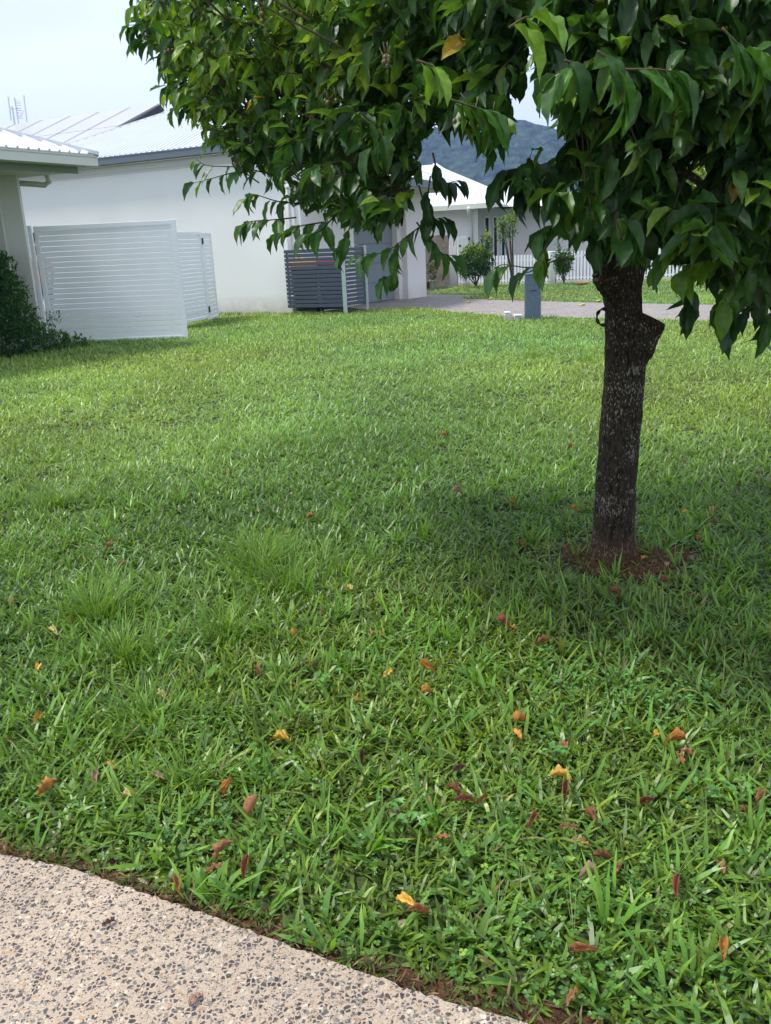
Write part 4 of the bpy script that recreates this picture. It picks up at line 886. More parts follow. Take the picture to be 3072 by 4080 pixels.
def cluster(c, d, r, nl, size, cols=None, spread=.07, droop=.8, twl=.12):
    """leaves alternating along the last centimetres of a twig ending at c and growing along d"""
    d = d/np.linalg.norm(d); t = r.uniform(0, 1, nl); base = c-d*(t[:, None]*twl)+r.normal(0, .004, (nl, 3))
    sd_ = unit(nl, r); sd_ -= (sd_@d)[:, None]*d*.6; ax = sd_*1.0+d*.55+np.array([0, 0, -droop])*r.uniform(-.15, 1.15, (nl, 1))
    nm = np.array([0, 0, 1.])+sd_*.25+unit(nl, r)*.75
    cc = pick(LC, LW, nl, r) if cols is None else np.array(cols)[r.integers(0, len(cols), nl)]*r.uniform(.8, 1.2, (nl, 1))
    axn = ax/np.linalg.norm(ax, axis=1, keepdims=True)
    sz = r.uniform(.55, 1.25, nl)*size; b0_ = base+axn*.012
    tipp = b0_+axn*sz[:, None]*.85-np.array([0, 0, .2])*sz[:, None]; okm = np.ones(nl, bool)
    jit = r.normal(0, .022, 3)
    for Q in (b0_, (b0_+tipp)/2, tipp):
        a_, b_ = in_mask(Q+jit); okm &= a_ | ~b_
    if okm.any(): add_leaves(b0_[okm], ax[okm], nm[okm], sz[okm], cc[okm], r)
    if okm.sum() < max(2, nl*.5): return None
    return c-d*twl
nearlimb = [LS[np.argmin(((LS-c)**2).sum(1))] for c in CL]
axc = np.array([TB[0], TD, 1.9])
for c, b in zip(CL, nearlimb):
    d = (c-b)+unit(1, r)[0]*.15+np.array([0, 0, .02]); o = c-axc; d = d/np.linalg.norm(d)*.6+o/np.linalg.norm(o)*.5
    X_, Y_ = proj(c[None])
    lime = None
    if ((Y_[0] < 420 and X_[0] < 1500) or X_[0] < 900) and r.random() < .6: lime = [(.12, .225, .02), (.08, .175, .02), (.15, .24, .03)]  # backlight on the upper left crown put into the leaf colour
    e_ = cluster(c, d, r, r.integers(5, 10), (.094 if X_[0] > 1700 else .084 if X_[0] > 1250 else .074), lime)
    if e_ is None: continue
    L_ = np.linalg.norm(e_-b)
    if r.random() < .8:
        if L_ > .55: b2 = e_+(b-e_)*(.5/L_)
        else: b2 = b
        mid = (e_+b2)/2+np.array([0, 0, -.02])+unit(1, r)[0]*.02
        qq = np.array([mid, b2, (mid+b2)/2, (mid+e_)/2, e_, b2*.75+mid*.25, b2*.25+mid*.75]); a_, b_ = in_mask(qq)
        if not (a_ | ~b_).all(): continue
        tw.tube([b2, mid, e_, c], [.0042, .003, .0022, .0012], 5, cap=False)
# hanging sprays the photo shows one by one: (twig points in px with depth, leaves, size)
def spray(pts, nl, size, D, cols=None, seed=0, rad=.003):
    r = np.random.default_rng(1000+seed); P = cr_spline3(np.array([at(a*K, b*K, D+dz) for a, b, dz in pts]), 8); n = len(P)
    tw.tube(P, [rad*(1-.7*i/(n-1)) for i in range(n)], 6)
    t = np.linspace(.18, 1, nl); idx = np.clip((t*(n-1)).astype(int), 0, n-2); base = P[idx]+(P[idx+1]-P[idx])*r.random((nl, 1)); d = P[idx+1]-P[idx]; d /= np.linalg.norm(d, axis=1, keepdims=True)
    up = np.array([0, 0, 1.]); sidev = np.cross(d, up); sidev /= np.maximum(np.linalg.norm(sidev, axis=1, keepdims=True), 1e-6)
    sgn = np.where(np.arange(nl) % 2 == 0, 1, -1)[:, None]; ax = d*.7+sidev*sgn*r.uniform(.3, .8, (nl, 1))+np.array([0, 0, -1])*r.uniform(.35, 1.1, (nl, 1))
    nm = up+d*.5+np.array([0, -.5, 0])+unit(nl, r)*.4
    cc = pick(LC[:4], LW[:4], nl, r) if cols is None else np.array(cols)[r.integers(0, len(cols), nl)]*r.uniform(.85, 1.15, (nl, 1))
    add_leaves(base, ax, nm, r.uniform(.7, 1.08, nl)*size, cc, r)
LIME = [(.14, .26, .025), (.10, .21, .02)]; MID = [(.05, .14, .025), (.035, .10, .02), (.06, .16, .02)]; DK = [(.02, .06, .016), (.028, .08, .02)]
sprays = [
 ([(350, 30, .1), (310, 50, 0), (275, 55, 0)], 9, .095, 3.9, MID), ([(360, 10, .1), (320, 0, 0), (290, 15, 0)], 8, .095, 3.9, LIME), ([(380, 110, .1), (330, 95, 0), (290, 85, 0)], 9, .09, 3.9, MID),
 ([(400, 160, .1), (365, 140, 0), (345, 120, 0)], 7, .09, 3.9, MID), ([(420, 200, .1), (385, 190, 0), (355, 185, 0)], 8, .09, 3.8, MID), ([(430, 240, .1), (400, 232, 0), (375, 232, 0)], 7, .09, 3.8, MID),
 ([(600, 380, .1), (520, 362, 0), (450, 358, 0), (425, 345, 0)], 7, .09, 3.6, MID), ([(560, 395, 0), (520, 372, 0), (460, 385, 0), (420, 395, 0)], 6, .085, 3.6, MID), ([(520, 310, .1), (480, 305, 0), (450, 300, 0)], 5, .09, 3.7, MID),
 ([(650, 440, .1), (600, 435, 0), (550, 420, 0), (535, 425, 0)], 10, .09, 3.4, MID), ([(640, 470, .1), (590, 475, 0), (545, 478, 0), (525, 485, 0)], 10, .09, 3.35, MID), ([(700, 480, .1), (640, 490, 0), (600, 505, 0)], 9, .09, 3.3, MID),
 ([(720, 470, .1), (690, 500, 0), (660, 505, 0)], 8, .092, 3.2, MID), ([(760, 480, 0), (745, 520, 0), (735, 535, 0)], 5, .095, 3.1, MID),
 ([(905, 400, 0), (920, 470, 0), (880, 510, 0), (830, 545, 0), (765, 550, 0)], 13, .092, 2.95, MID), ([(880, 510, 0), (855, 545, 0), (850, 590, 0), (830, 600, 0)], 8, .09, 2.95, MID), ([(900, 480, 0), (930, 520, 0), (950, 545, 0), (985, 555, 0)], 8, .092, 2.95, MID),
 ([(930, 380, 0), (925, 430, 0), (935, 470, 0), (960, 470, 0)], 10, .094, 2.9, DK), ([(935, 330, 0), (945, 370, 0), (960, 395, 0), (990, 390, 0)], 7, .095, 2.85, DK),
 ([(1225, 400, 0), (1180, 380, 0), (1130, 365, 0), (1090, 370, 0), (1075, 385, 0)], 12, .115, 2.75, DK), ([(1240, 400, 0), (1200, 395, 0), (1150, 400, 0), (1130, 410, 0)], 9, .115, 2.8, DK), ([(1150, 375, 0), (1143, 350, 0), (1150, 325, 0)], 3, .08, 2.8, DK), ([(1000, 270, 0), (1030, 290, 0), (1060, 300, 0)], 7, .11, 2.6, MID),
 ([(1245, 515, 0), (1210, 490, 0), (1180, 490, 0), (1170, 500, 0)], 8, .11, 2.6, MID), ([(1240, 560, 0), (1210, 560, 0), (1150, 578, 0), (1090, 572, 0), (1070, 580, 0)], 6, .10, 2.55, MID), ([(1180, 530, 0), (1175, 545, 0), (1170, 560, 0)], 4, .09, 2.55, LIME), ([(1190, 560, 0), (1150, 585, 0), (1130, 590, 0)], 2, .1, 2.55, DK),
 ([(1290, 430, 0), (1340, 480, 0), (1360, 520, 0)], 8, .115, 2.6, MID), ([(1330, 400, 0), (1300, 470, 0), (1290, 510, 0)], 8, .12, 2.5, DK), ([(1420, 440, 0), (1400, 500, 0), (1390, 520, 0)], 7, .11, 2.5, MID),
 ([(1600, 560, 0), (1540, 560, 0), (1500, 570, 0), (1480, 585, 0)], 9, .1, 2.35, LIME), ([(1480, 560, 0), (1450, 545, 0), (1420, 575, 0)], 7, .105, 2.4, MID+LIME), ([(1600, 600, 0), (1570, 640, 0), (1560, 660, 0)], 9, .1, 2.3, MID+LIME), ([(1666, 600, 0), (1640, 650, 0), (1600, 680, 0), (1580, 690, 0)], 9, .105, 2.3, DK), ([(1680, 660, 0), (1660, 690, 0), (1655, 700, 0)], 7, .1, 2.3, MID),
 ([(1500, 600, 0), (1490, 640, 0), (1485, 660, 0)], 8, .1, 2.4, DK), ([(1560, 420, 0), (1600, 440, 0), (1620, 450, 0)], 7, .115, 2.2, MID), ([(1100, 60, 0), (1130, 40, 0), (1150, 35, 0)], 3, .12, 1.95, LIME), ([(900, 130, 0), (930, 140, 0), (940, 145, 0)], 4, .1, 2.1, LIME),
 ([(1350, 150, 0), (1420, 150, 0), (1460, 155, 0)], 8, .125, 2.0, MID), ([(1290, 110, 0), (1330, 140, 0), (1350, 180, 0)], 8, .125, 2.0, MID), ([(1220, 130, 0), (1240, 140, 0), (1200, 160, 0)], 7, .12, 2.1, MID), ([(960, 210, 0), (1020, 230, 0), (1060, 240, 0)], 9, .115, 2.25, MID), ([(780, 250, 0), (830, 300, 0), (800, 320, 0)], 9, .105, 2.7, MID+LIME),
 ([(1560, 60, 0), (1600, 100, 0), (1640, 120, 0)], 9, .12, 2.0, MID), ([(1100, 330, 0), (1140, 310, 0)], 0, .1, 2.7, DK)]
for i, (pts, nl, size, D, cols) in enumerate(sprays):
    if nl > 0: spray(pts, nl, size, D, cols, i)
crown = mesh_np('crown', np.concatenate(leaf_V), np.concatenate(leaf_F), M['leaf'], parent=tree, tint=np.concatenate(leaf_C), smooth=True)
tw.build('twigs', M['twig'], tree, smooth=True)
# clusters of small olive fruit
fm = mat('olive_fruit', (.11, .105, .035), .5, .4, noise=(40, .2))
def fruits(px, py, D, n, spread, seed):
    r = np.random.default_rng(seed); m = MB()
    for k in range(n):
        c = at(px, py, D)+r.normal(0, 1, 3)*np.array([spread, spread*.6, spread*.6]); R_ = r.uniform(.0055, .008)
        m.lathe(c, [(0, -R_*1.2), (R_*.7, -R_*.85), (R_, 0), (R_*.7, R_*.85), (0, R_*1.2)], 8); m.tube([c+(0, 0, R_), c+(r.normal(0, .01), 0, R_+.03)], .001, 4)
    m.build('fruit_cluster', fm, tree, smooth=True)
for a in ((1880, 470, 2.28, 11, .022, 1), (1530, 240, 2.6, 8, .012, 2), (1310, 410, 3.0, 7, .012, 3), (940, 660, 3.45, 4, .008, 4), (2850, 90, 2.2, 6, .012, 5), (1040, 70, 3.1, 6, .012, 6), (680, 200, 3.6, 7, .012, 7)): fruits(*a)

# ================================================================= PERSON glimpsed between column and gate
def person():
    p = at(160, 1075, 18.4); x, y = float(p[0]), float(p[1])
    t = thing('person', 'person in orange top and navy shorts standing behind the large slat gate', 'person', (x, y, 0))
    def skin(name, V, E, Rr, m, sub=2):
        me = bpy.data.meshes.new(name); me.from_pydata(V, E, []); o = link(bpy.data.objects.new(name, me)); o.parent = t; me.materials.append(m)
        s = o.modifiers.new('skin', 'SKIN'); s.use_smooth_shade = True
        for i, q in enumerate(Rr): me.skin_vertices[0].data[i].radius = (q, q*.82)
        me.skin_vertices[0].data[0].use_root = True
        s2 = o.modifiers.new('sub', 'SUBSURF'); s2.levels = s2.render_levels = sub; return o
    V = [(0, 0, .93), (0, 0, 1.10), (0, 0, 1.32), (0, 0, 1.44), (0, -.01, 1.52), (0, -.03, 1.66), (0, -.02, 1.74),
         (-.18, 0, 1.40), (-.24, .02, 1.15), (-.23, -.12, .93), (.18, 0, 1.40), (.24, .02, 1.15), (.23, -.12, .93),
         (-.10, 0, .86), (-.11, -.02, .48), (-.11, .02, .09), (-.12, -.12, .04), (.10, 0, .86), (.11, -.02, .48), (.11, .02, .09), (.12, -.12, .04)]
    E = [(0, 1), (1, 2), (2, 3), (3, 4), (4, 5), (5, 6), (3, 7), (7, 8), (8, 9), (3, 10), (10, 11), (11, 12), (0, 13), (13, 14), (14, 15), (15, 16), (0, 17), (17, 18), (18, 19), (19, 20)]
    Rr = [.14, .13, .16, .10, .055, .10, .075, .06, .045, .035, .06, .045, .035, .085, .055, .04, .035, .085, .055, .04, .035]
    sk = mat('skin_tone', (.42, .22, .15), .55)
    skin('body', V, E, Rr, sk)
    skin('orange_shirt', [V[0], V[1], V[2], V[3], V[7], V[8], V[10], V[11]], [(0, 1), (1, 2), (2, 3), (3, 4), (4, 5), (3, 6), (6, 7)], [.152, .148, .172, .12, .085, .072, .085, .072], mat('orange_cloth', (.85, .10, .035), .8))
    skin('navy_shorts', [V[0], (-.10, 0, .84), (-.11, -.01, .56), (.10, 0, .84), (.11, -.01, .56)], [(0, 1), (1, 2), (0, 3), (3, 4)], [.16, .115, .10, .115, .10], mat('navy_cloth', (.012, .016, .06), .85))
    skin('boot', [(-.11, .03, .2), (-.11, .02, .07), (-.12, -.14, .05)], [(0, 1), (1, 2)], [.055, .06, .05], M['dark'], 1)
    skin('boot', [(.11, .03, .2), (.11, .02, .07), (.12, -.14, .05)], [(0, 1), (1, 2)], [.055, .06, .05], M['dark'], 1)
    skin('hair', [(0, .0, 1.70), (0, .02, 1.77)], [(0, 1)], [.10, .07], mat('dark_hair', (.03, .02, .012), .7), 1)
person()

# ================================================================= GRASS
def vnoise(x, y, s, seed):
    x = np.asarray(x, float); y = np.asarray(y, float)
    q = np.random.default_rng(seed); n = 64; g = q.random((n, n)); X = (x/s) % n; Y = (y/s) % n; i = np.floor(X).astype(int) % n; j = np.floor(Y).astype(int) % n; fx = X-np.floor(X); fy = Y-np.floor(Y); fx = fx*fx*(3-2*fx); fy = fy*fy*(3-2*fy); i2 = (i+1) % n; j2 = (j+1) % n
    return (g[i, j]*(1-fx)+g[i2, j]*fx)*(1-fy)+(g[i, j2]*(1-fx)+g[i2, j2]*fx)*fy
wl0 = OB+nb*OV; 
def lawn_ok(x, y, wild=.0):
    ok = y > edge_y(x)+.024+.026*vnoise(x, y, .06, 19)
    ok &= ~inpoly(x, y, drive_w)
    # behind the long white wall and its garage
    s = (x-wl0[0])*nb[0]+(y-wl0[1])*nb[1]; a = (x-wl0[0])*ub[0]+(y-wl0[1])*ub[1]
    ok &= ~((s > .0) & (a < LB-.2))
    sg = (x-g0[0])*ng[0]+(y-g0[1])*ng[1]; ag = (x-g0[0])*ug[0]+(y-g0[1])*ug[1]
    ok &= ~((sg > -.0) & (ag > -.1) & (ag < LG+.2) & (sg < 6))
    # bin enclosure
    ok &= ~inpoly(x, y, [(ds0[0], ds0[1]+.05), (ds1[0], ds1[1]+.05), (ds2[0]+.05, ds2[1]), (ds2[0]-.5, ds2[1]+1.2), (ds0[0], ds0[1]+1)])
    ok &= ~((y > 27.6+.0*x) & (x > 1.5) & ((x-F1[0])*(F2[1]-F1[1])-(y-F1[1])*(F2[0]-F1[0]) < -.2))
    return ok
def sample(y0, y1, n, r, slope=.50, m=.25):
    # points uniform in the trapezoid seen from the camera, plus margin
    y = np.sqrt(r.uniform(y0*y0, y1*y1, n)); x = r.uniform(-1, 1, n)*(slope*y+m); return x, y
def shade_len(x, y): return .75+.5*vnoise(x, y, .45, 3)
def blades(x, y, z, yaw, L_, W_, lean, curl, cols, r, rows=4, twist=.5):
    n = len(x); ts = np.linspace(0, 1, rows); wp = {4: [.55, 1., .8, .05], 5: [.5, .95, 1., .7, .04], 3: [.6, 1, .05]}[rows]
    dx, dy = np.cos(yaw), np.sin(yaw); P = np.zeros((n, rows, 3)); cur = np.stack([x, y, z], 1); P[:, 0] = cur
    for k in range(1, rows):
        th = lean+curl*(ts[k]-.5/(rows-1)); ds = L_/(rows-1); cur = cur+np.stack([np.sin(th)*dx*ds, np.sin(th)*dy*ds, np.cos(th)*ds], 1); P[:, k] = cur
    P[:, :, 2] = np.maximum(P[:, :, 2], -.012+0*P[:, :, 2])
    tw_ = r.uniform(-twist, twist, n); sd = np.stack([-dy*np.cos(tw_), dx*np.cos(tw_), np.sin(tw_)], 1)
    V = np.zeros((n, rows, 2, 3)); ph = r.uniform(0, 6, n)
    for k in range(rows):
        w = (W_*wp[k]/2)[:, None]; wob = (np.sin(ph+k*2.2)*W_*.15)[:, None]
        V[:, k, 0] = P[:, k]+sd*(-w+wob); V[:, k, 1] = P[:, k]+sd*(w+wob)
    idx = np.arange(n*rows*2).reshape(n, rows, 2); F = np.stack([idx[:, :-1, 0], idx[:, :-1, 1], idx[:, 1:, 1], idx[:, 1:, 0]], -1).reshape(-1, 4)
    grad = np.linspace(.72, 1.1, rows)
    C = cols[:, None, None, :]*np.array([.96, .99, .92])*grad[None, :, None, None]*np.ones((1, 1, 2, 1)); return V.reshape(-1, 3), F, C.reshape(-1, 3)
GC = np.array([(.120, .225, .028), (.155, .275, .034), (.088, .178, .028), (.21, .33, .040), (.140, .235, .070), (.29, .32, .11)]); GW = [4, 4, 3, 1.6, 1.6, .12]
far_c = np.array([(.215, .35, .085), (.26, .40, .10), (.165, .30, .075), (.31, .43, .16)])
gV = []; gF = []; gC = []; goff = 0
def push(V, F, C):
    global goff
    gV.append(V.astype(np.float32)); gF.append((F+goff).astype(np.int32)); gC.append(C.astype(np.float32)); goff += len(V)
rg2 = np.random.default_rng(77)
def zone(y0, y1, dens, per, L0, W0, rows, slope=.50, m=.3, lean=(.35, 1.25)):
    area = (slope*(y1*y1-y0*y0)+2*m*(y1-y0)); n = int(area*dens/per); x, y = sample(y0, y1, n, rg2, slope, m); ok = lawn_ok(x, y); x, y = x[ok], y[ok]
    d = np.hypot((x-TB[0]-.05)/1.0, (y-TB[1]+.02)/.78); ok = (d > .36) | (rg2.random(len(x)) < np.clip((d-.16)*1.5, .02, 1)); x, y = x[ok], y[ok]
    h = shade_len(x, y); yaw0 = rg2.uniform(0, 6.28, len(x)); n = len(x)
    x = np.repeat(x, per); y = np.repeat(y, per); h = np.repeat(h, per); N = len(x); yaw = np.repeat(yaw0, per)+np.tile(np.arange(per)*6.28/per, n)+rg2.normal(0, .5, N)
    x = x+rg2.normal(0, .008, N); y = y+rg2.normal(0, .008, N)
    de = y-edge_y(x); short = np.clip(.45+de*2.2, .45, 1.); dt = np.clip(np.hypot(x-TB[0], y-TB[1])/.55, .45, 1)
    Lh = L0*h*rg2.lognormal(0, .28, N)*short*dt; Wd = W0*rg2.uniform(.7, 1.3, N)
    ln = rg2.uniform(lean[0], lean[1], N); cu = rg2.uniform(-.1, .9, N)
    k = rg2.choice(len(GC), N, p=np.array(GW)/sum(GW)); c = GC[k]; kf = rg2.integers(0, len(far_c), N)
    mixf = np.clip((y-2.8)/7+.35*(vnoise(x, y, 1.6, 5)-.5)*2, 0, .9)[:, None]; c = c*.84*(1-mixf)+far_c[kf]*mixf  # darker near, brighter far: tree shade and open light put into blade colour
    pat = .86+.32*vnoise(x, y, .8, 8)+.18*(vnoise(x, y, .22, 9)-.5); c = c*pat[:, None]*rg2.uniform(.6, 1.4, (N, 1))
    yl = (vnoise(x, y, 2.5, 12)-.5)[:, None]; c = c*(1+yl*np.array([.45, .1, -.2]))
    dead = (rg2.random(N) < (.015+.35*np.clip(.07-de, 0, .07)/.07)) | (rg2.random(N) < .0*N); c[dead] = np.array([(.24, .19, .09)])*rg2.uniform(.5, 1.2, (int(dead.sum()), 1))
    push(*blades(x, y, np.full(N, -.018), yaw, Lh, Wd, ln, cu, c, rg2, rows))
zone(1.05, 2.6, 7000, 5, .062, .0090, 5, .52, 1.25, (.5, 1.4))
zone(2.6, 4.6, 6300, 5, .064, .0088, 5, m=1.1, lean=(.45, 1.35))
zone(4.6, 7.5, 4300, 4, .060, .0092, 4, m=1.1)
zone(7.5, 12, 2600, 4, .060, .0115, 3, m=1.2)
zone(12, 20.5, 1350, 3, .060, .014, 3, .50, 1.4, (.2, 1.0))
zone(20.5, 30, 420, 3, .06, .016, 3, .42, .5, (.2, 1.0))
# uprights: taller coarse blades and fine fescue tufts
def tuft(cx, cy, n, L0, W0, spread, cols, r, lean=(.05, .7), curl=(.3, 1.3)):
    a = r.uniform(0, 6.28, n); rad = np.abs(r.normal(0, spread, n)); x = cx+np.cos(a)*rad; y = cy+np.sin(a)*rad; ok = lawn_ok(x, y); x, y, a = x[ok], y[ok], a[ok]; n = len(x)
    if n == 0: return
    c = np.array(cols)[r.integers(0, len(cols), n)]*r.uniform(.8, 1.25, (n, 1))
    push(*blades(x, y, np.full(n, -.015), a+r.normal(0, .7, n), L0*r.uniform(.6, 1.2, n), W0*r.uniform(.7, 1.2, n), r.uniform(*lean, n), r.uniform(*curl, n), c, r, 5, .8))
FINE = [(.13, .25, .03), (.10, .215, .028), (.165, .29, .035)]
rt = np.random.default_rng(31)
for (a, b, n_, L0, sp) in ((205, 1330, 260, .17, .13), (260, 1420, 200, .15, .14), (120, 1090, 150, .14, .10), (560, 1230, 200, .17, .13), (620, 1270, 150, .17, .11), (480, 1370, 150, .15, .13), (400, 1700, 60, .13, .08), (330, 1560, 160, .13, .12), (1265, 780, 120, .16, .15), (1150, 770, 90, .14, .15), (560, 1200, 120, .16, .1), (700, 1220, 80, .15, .12), (40, 1250, 80, .13, .12)):
    q = G(a*K, b*K); tuft(q[0], q[1], int(n_*1.7), L0*1.1, .0036, sp, FINE, rt)
COARSE = [(.14, .30, .035), (.11, .25, .035), (.18, .34, .045)]
for _ in range(420):
    y = math.sqrt(rt.uniform(1.3**2, 5.5**2)); x = rt.uniform(-.5, .5)*y; 
    if vnoise(np.array([x]), np.array([y]), .5, 15)[0] > .42: tuft(x, y, rt.integers(4, 10), rt.uniform(.09, .15), .0105, .018, COARSE, rt, (.15, .9), (.1, .7))
for _ in range(520):
    y = math.sqrt(rt.uniform(1.25**2, 3.3**2)); x = rt.uniform(-.5, .55)*y
    tuft(x, y, rt.integers(4, 8), rt.uniform(.075, .12), .0125, .012, [(.10, .22, .035), (.13, .27, .04), (.16, .31, .045)], rt, (.45, 1.15), (0, .7))
# seed stalks
for _ in range(160):
    y = math.sqrt(rt.uniform(1.5**2, 4.2**2)); x = rt.uniform(-.2, .52)*y; tuft(x, y, 3, .15, .0024, .006, [(.30, .36, .14), (.24, .32, .1)], rt, (.02, .45), (0, .3))
# blades hugging wall foot and fences
for A, B in ((wl0, wl0+ub*LB), (A_[:2], B_[:2]), (ds0[:2], ds1[:2])):
    for t_ in rt.uniform(0, 1, 260):
        q = A+(B-A)*t_; tuft(q[0]-nb[0]*rt.uniform(.02, .2), q[1]-nb[1]*rt.uniform(.02, .2), 4, .085, .009, .03, [(.12, .22, .045), (.16, .27, .05)], rt, (.05, .6), (0, .6))
mesh_np('grass', np.concatenate(gV), np.concatenate(gF), M['grass'], tint=np.concatenate(gC), kind='stuff', smooth=False)
bpy.data.objects['grass']['label'] = 'short broad bladed green lawn grass with finer tufts'

# clover and small round-leaved weeds close to the path and under the tree
def clover():
    r = np.random.default_rng(88); V_ = []; F_ = []; C_ = []; o = 0
    pl = np.array([(0, 0, 0), (-.5, .45, .08), (-.42, .85, .03), (0, .93, -.03), (.42, .85, .03), (.5, .45, .08), (0, .5, -.03)]); pf_ = np.array([(0, 6, 2, 1), (0, 5, 4, 6), (2, 6, 4, 3)])
    n = 16000; x, y = sample(1.15, 4.3, n, r, .5, .25); de = y-edge_y(x); dens = np.clip(vnoise(x, y, .28, 41)*2.4-1.25+.5*np.exp(-de/.3), 0, 1); ok = lawn_ok(x, y) & (r.random(n) < dens); x, y = x[ok], y[ok]; n = len(x)
    z = r.uniform(.005, .034, n); s = r.uniform(.007, .012, n); a0 = r.uniform(0, 6.28, n); col = pick([(.10, .23, .045), (.14, .28, .05), (.075, .18, .045), (.26, .40, .06)], [4, 3, 3, .4], n, r); tilt = unit(n, r)*.3+np.array([0, 0, 1.])
    for k in range(3):
        a = a0+k*2.094; ax = np.stack([np.cos(a), np.sin(a), r.uniform(-.15, .25, n)], 1); X, Y, Z = rot_frames(ax, tilt); V, F, C = instance(pl, pf_, np.ones(7), np.stack([x, y, z], 1), X, Y, Z, s, s*1.0, col); V_.append(V); F_.append(F+o); C_.append(C); o += len(V)
    # broad-leaf weeds
    for (a, b, m, sp, sz) in ((700, 1490, 14, .02, .03), (1310, 1520, 60, .13, .022), (1380, 1500, 60, .12, .022), (1200, 1650, 12, .02, .028), (1560, 1730, 16, .03, .03), (880, 1800, 14, .03, .028), (1110, 1140, 40, .1, .02), (1480, 1560, 40, .12, .02), (1250, 1080, 60, .2, .02)):
        q = G(a*K, b*K); c = q+r.normal(0, 1, (m, 3))*np.array([sp, sp, .006])+np.array([0, 0, .05]); a_ = r.uniform(0, 6.28, m); ax = np.stack([np.cos(a_), np.sin(a_), r.uniform(0, .5, m)], 1); X, Y, Z = rot_frames(ax, np.tile([0, 0, 1.], (m, 1)))
        s_ = r.uniform(.7, 1.2, m)*sz; V, F, C = instance(SLV, SLF, SLC, c, X, Y, Z, s_, s_*.55, pick([(.10, .27, .06), (.14, .32, .07)], [1, 1], m, r)); V_.append(V); F_.append(F+o); C_.append(C); o += len(V)
    ob = mesh_np('clover', np.concatenate(V_), np.concatenate(F_), M['grass'], tint=np.concatenate(C_), kind='stuff'); ob['label'] = 'clover and small round leaved weeds creeping through the lawn'
clover()
# clippings and crumbs on the path, litter in the trench
def litter():
    r = np.random.default_rng(90); n = 420; x = r.uniform(-1.6, 1.2, n); de = -np.abs(r.exponential(.16, n))-.004; y = edge_y(x)+de; z = np.full(n, .017)
    n2 = 2600; x2 = r.uniform(-2.2, 2.0, n2); y2 = edge_y(x2)+np.abs(r.normal(.015, .028, n2)); z2 = r.uniform(-.012, .012, n2)
    n3 = 2600; a = r.uniform(0, 6.28, n3); q = .09+np.abs(r.normal(.12, .14, n3)); x3 = TB[0]+.05+q*np.cos(a); y3 = TB[1]-.02+q*.75*np.sin(a); z3 = np.full(n3, .0)
    X = np.concatenate([x, x2, x3]); Y = np.concatenate([y, y2, y3]); Z = np.concatenate([z, z2, z3]); N = len(X)
    col = np.concatenate([pick([(.09, .15, .03), (.16, .12, .06), (.05, .10, .02), (.07, .04, .02)], [3, 2, 2, 1], n, r), pick([(.15, .08, .04), (.22, .16, .08), (.08, .11, .03), (.05, .03, .015), (.09, .15, .03)], [3, 2, 2.5, 2, 2], n2, r), pick([(.17, .075, .035), (.27, .17, .09), (.09, .15, .03)], [3.5, 2, 3], n3, r)])
    L_ = np.concatenate([r.uniform(.006, .022, n), r.uniform(.012, .04, n2), r.uniform(.01, .035, n3)]); W_ = np.concatenate([np.full(n, .0016), r.uniform(.0018, .006, n2), r.uniform(.0015, .005, n3)])
    V, F, C = blades(X, Y, Z, r.uniform(0, 6.28, N), L_, W_, np.concatenate([np.full(n, 1.5), r.uniform(.5, 1.6, n2), r.uniform(.9, 1.6, n3)]), np.full(N, .1), col, r, 3, .4)
    ob = mesh_np('plant_litter', V, F, M['dead'], tint=C, kind='stuff'); ob['label'] = 'grass clippings and dry crumbs along the path edge and round the trunk'
litter()

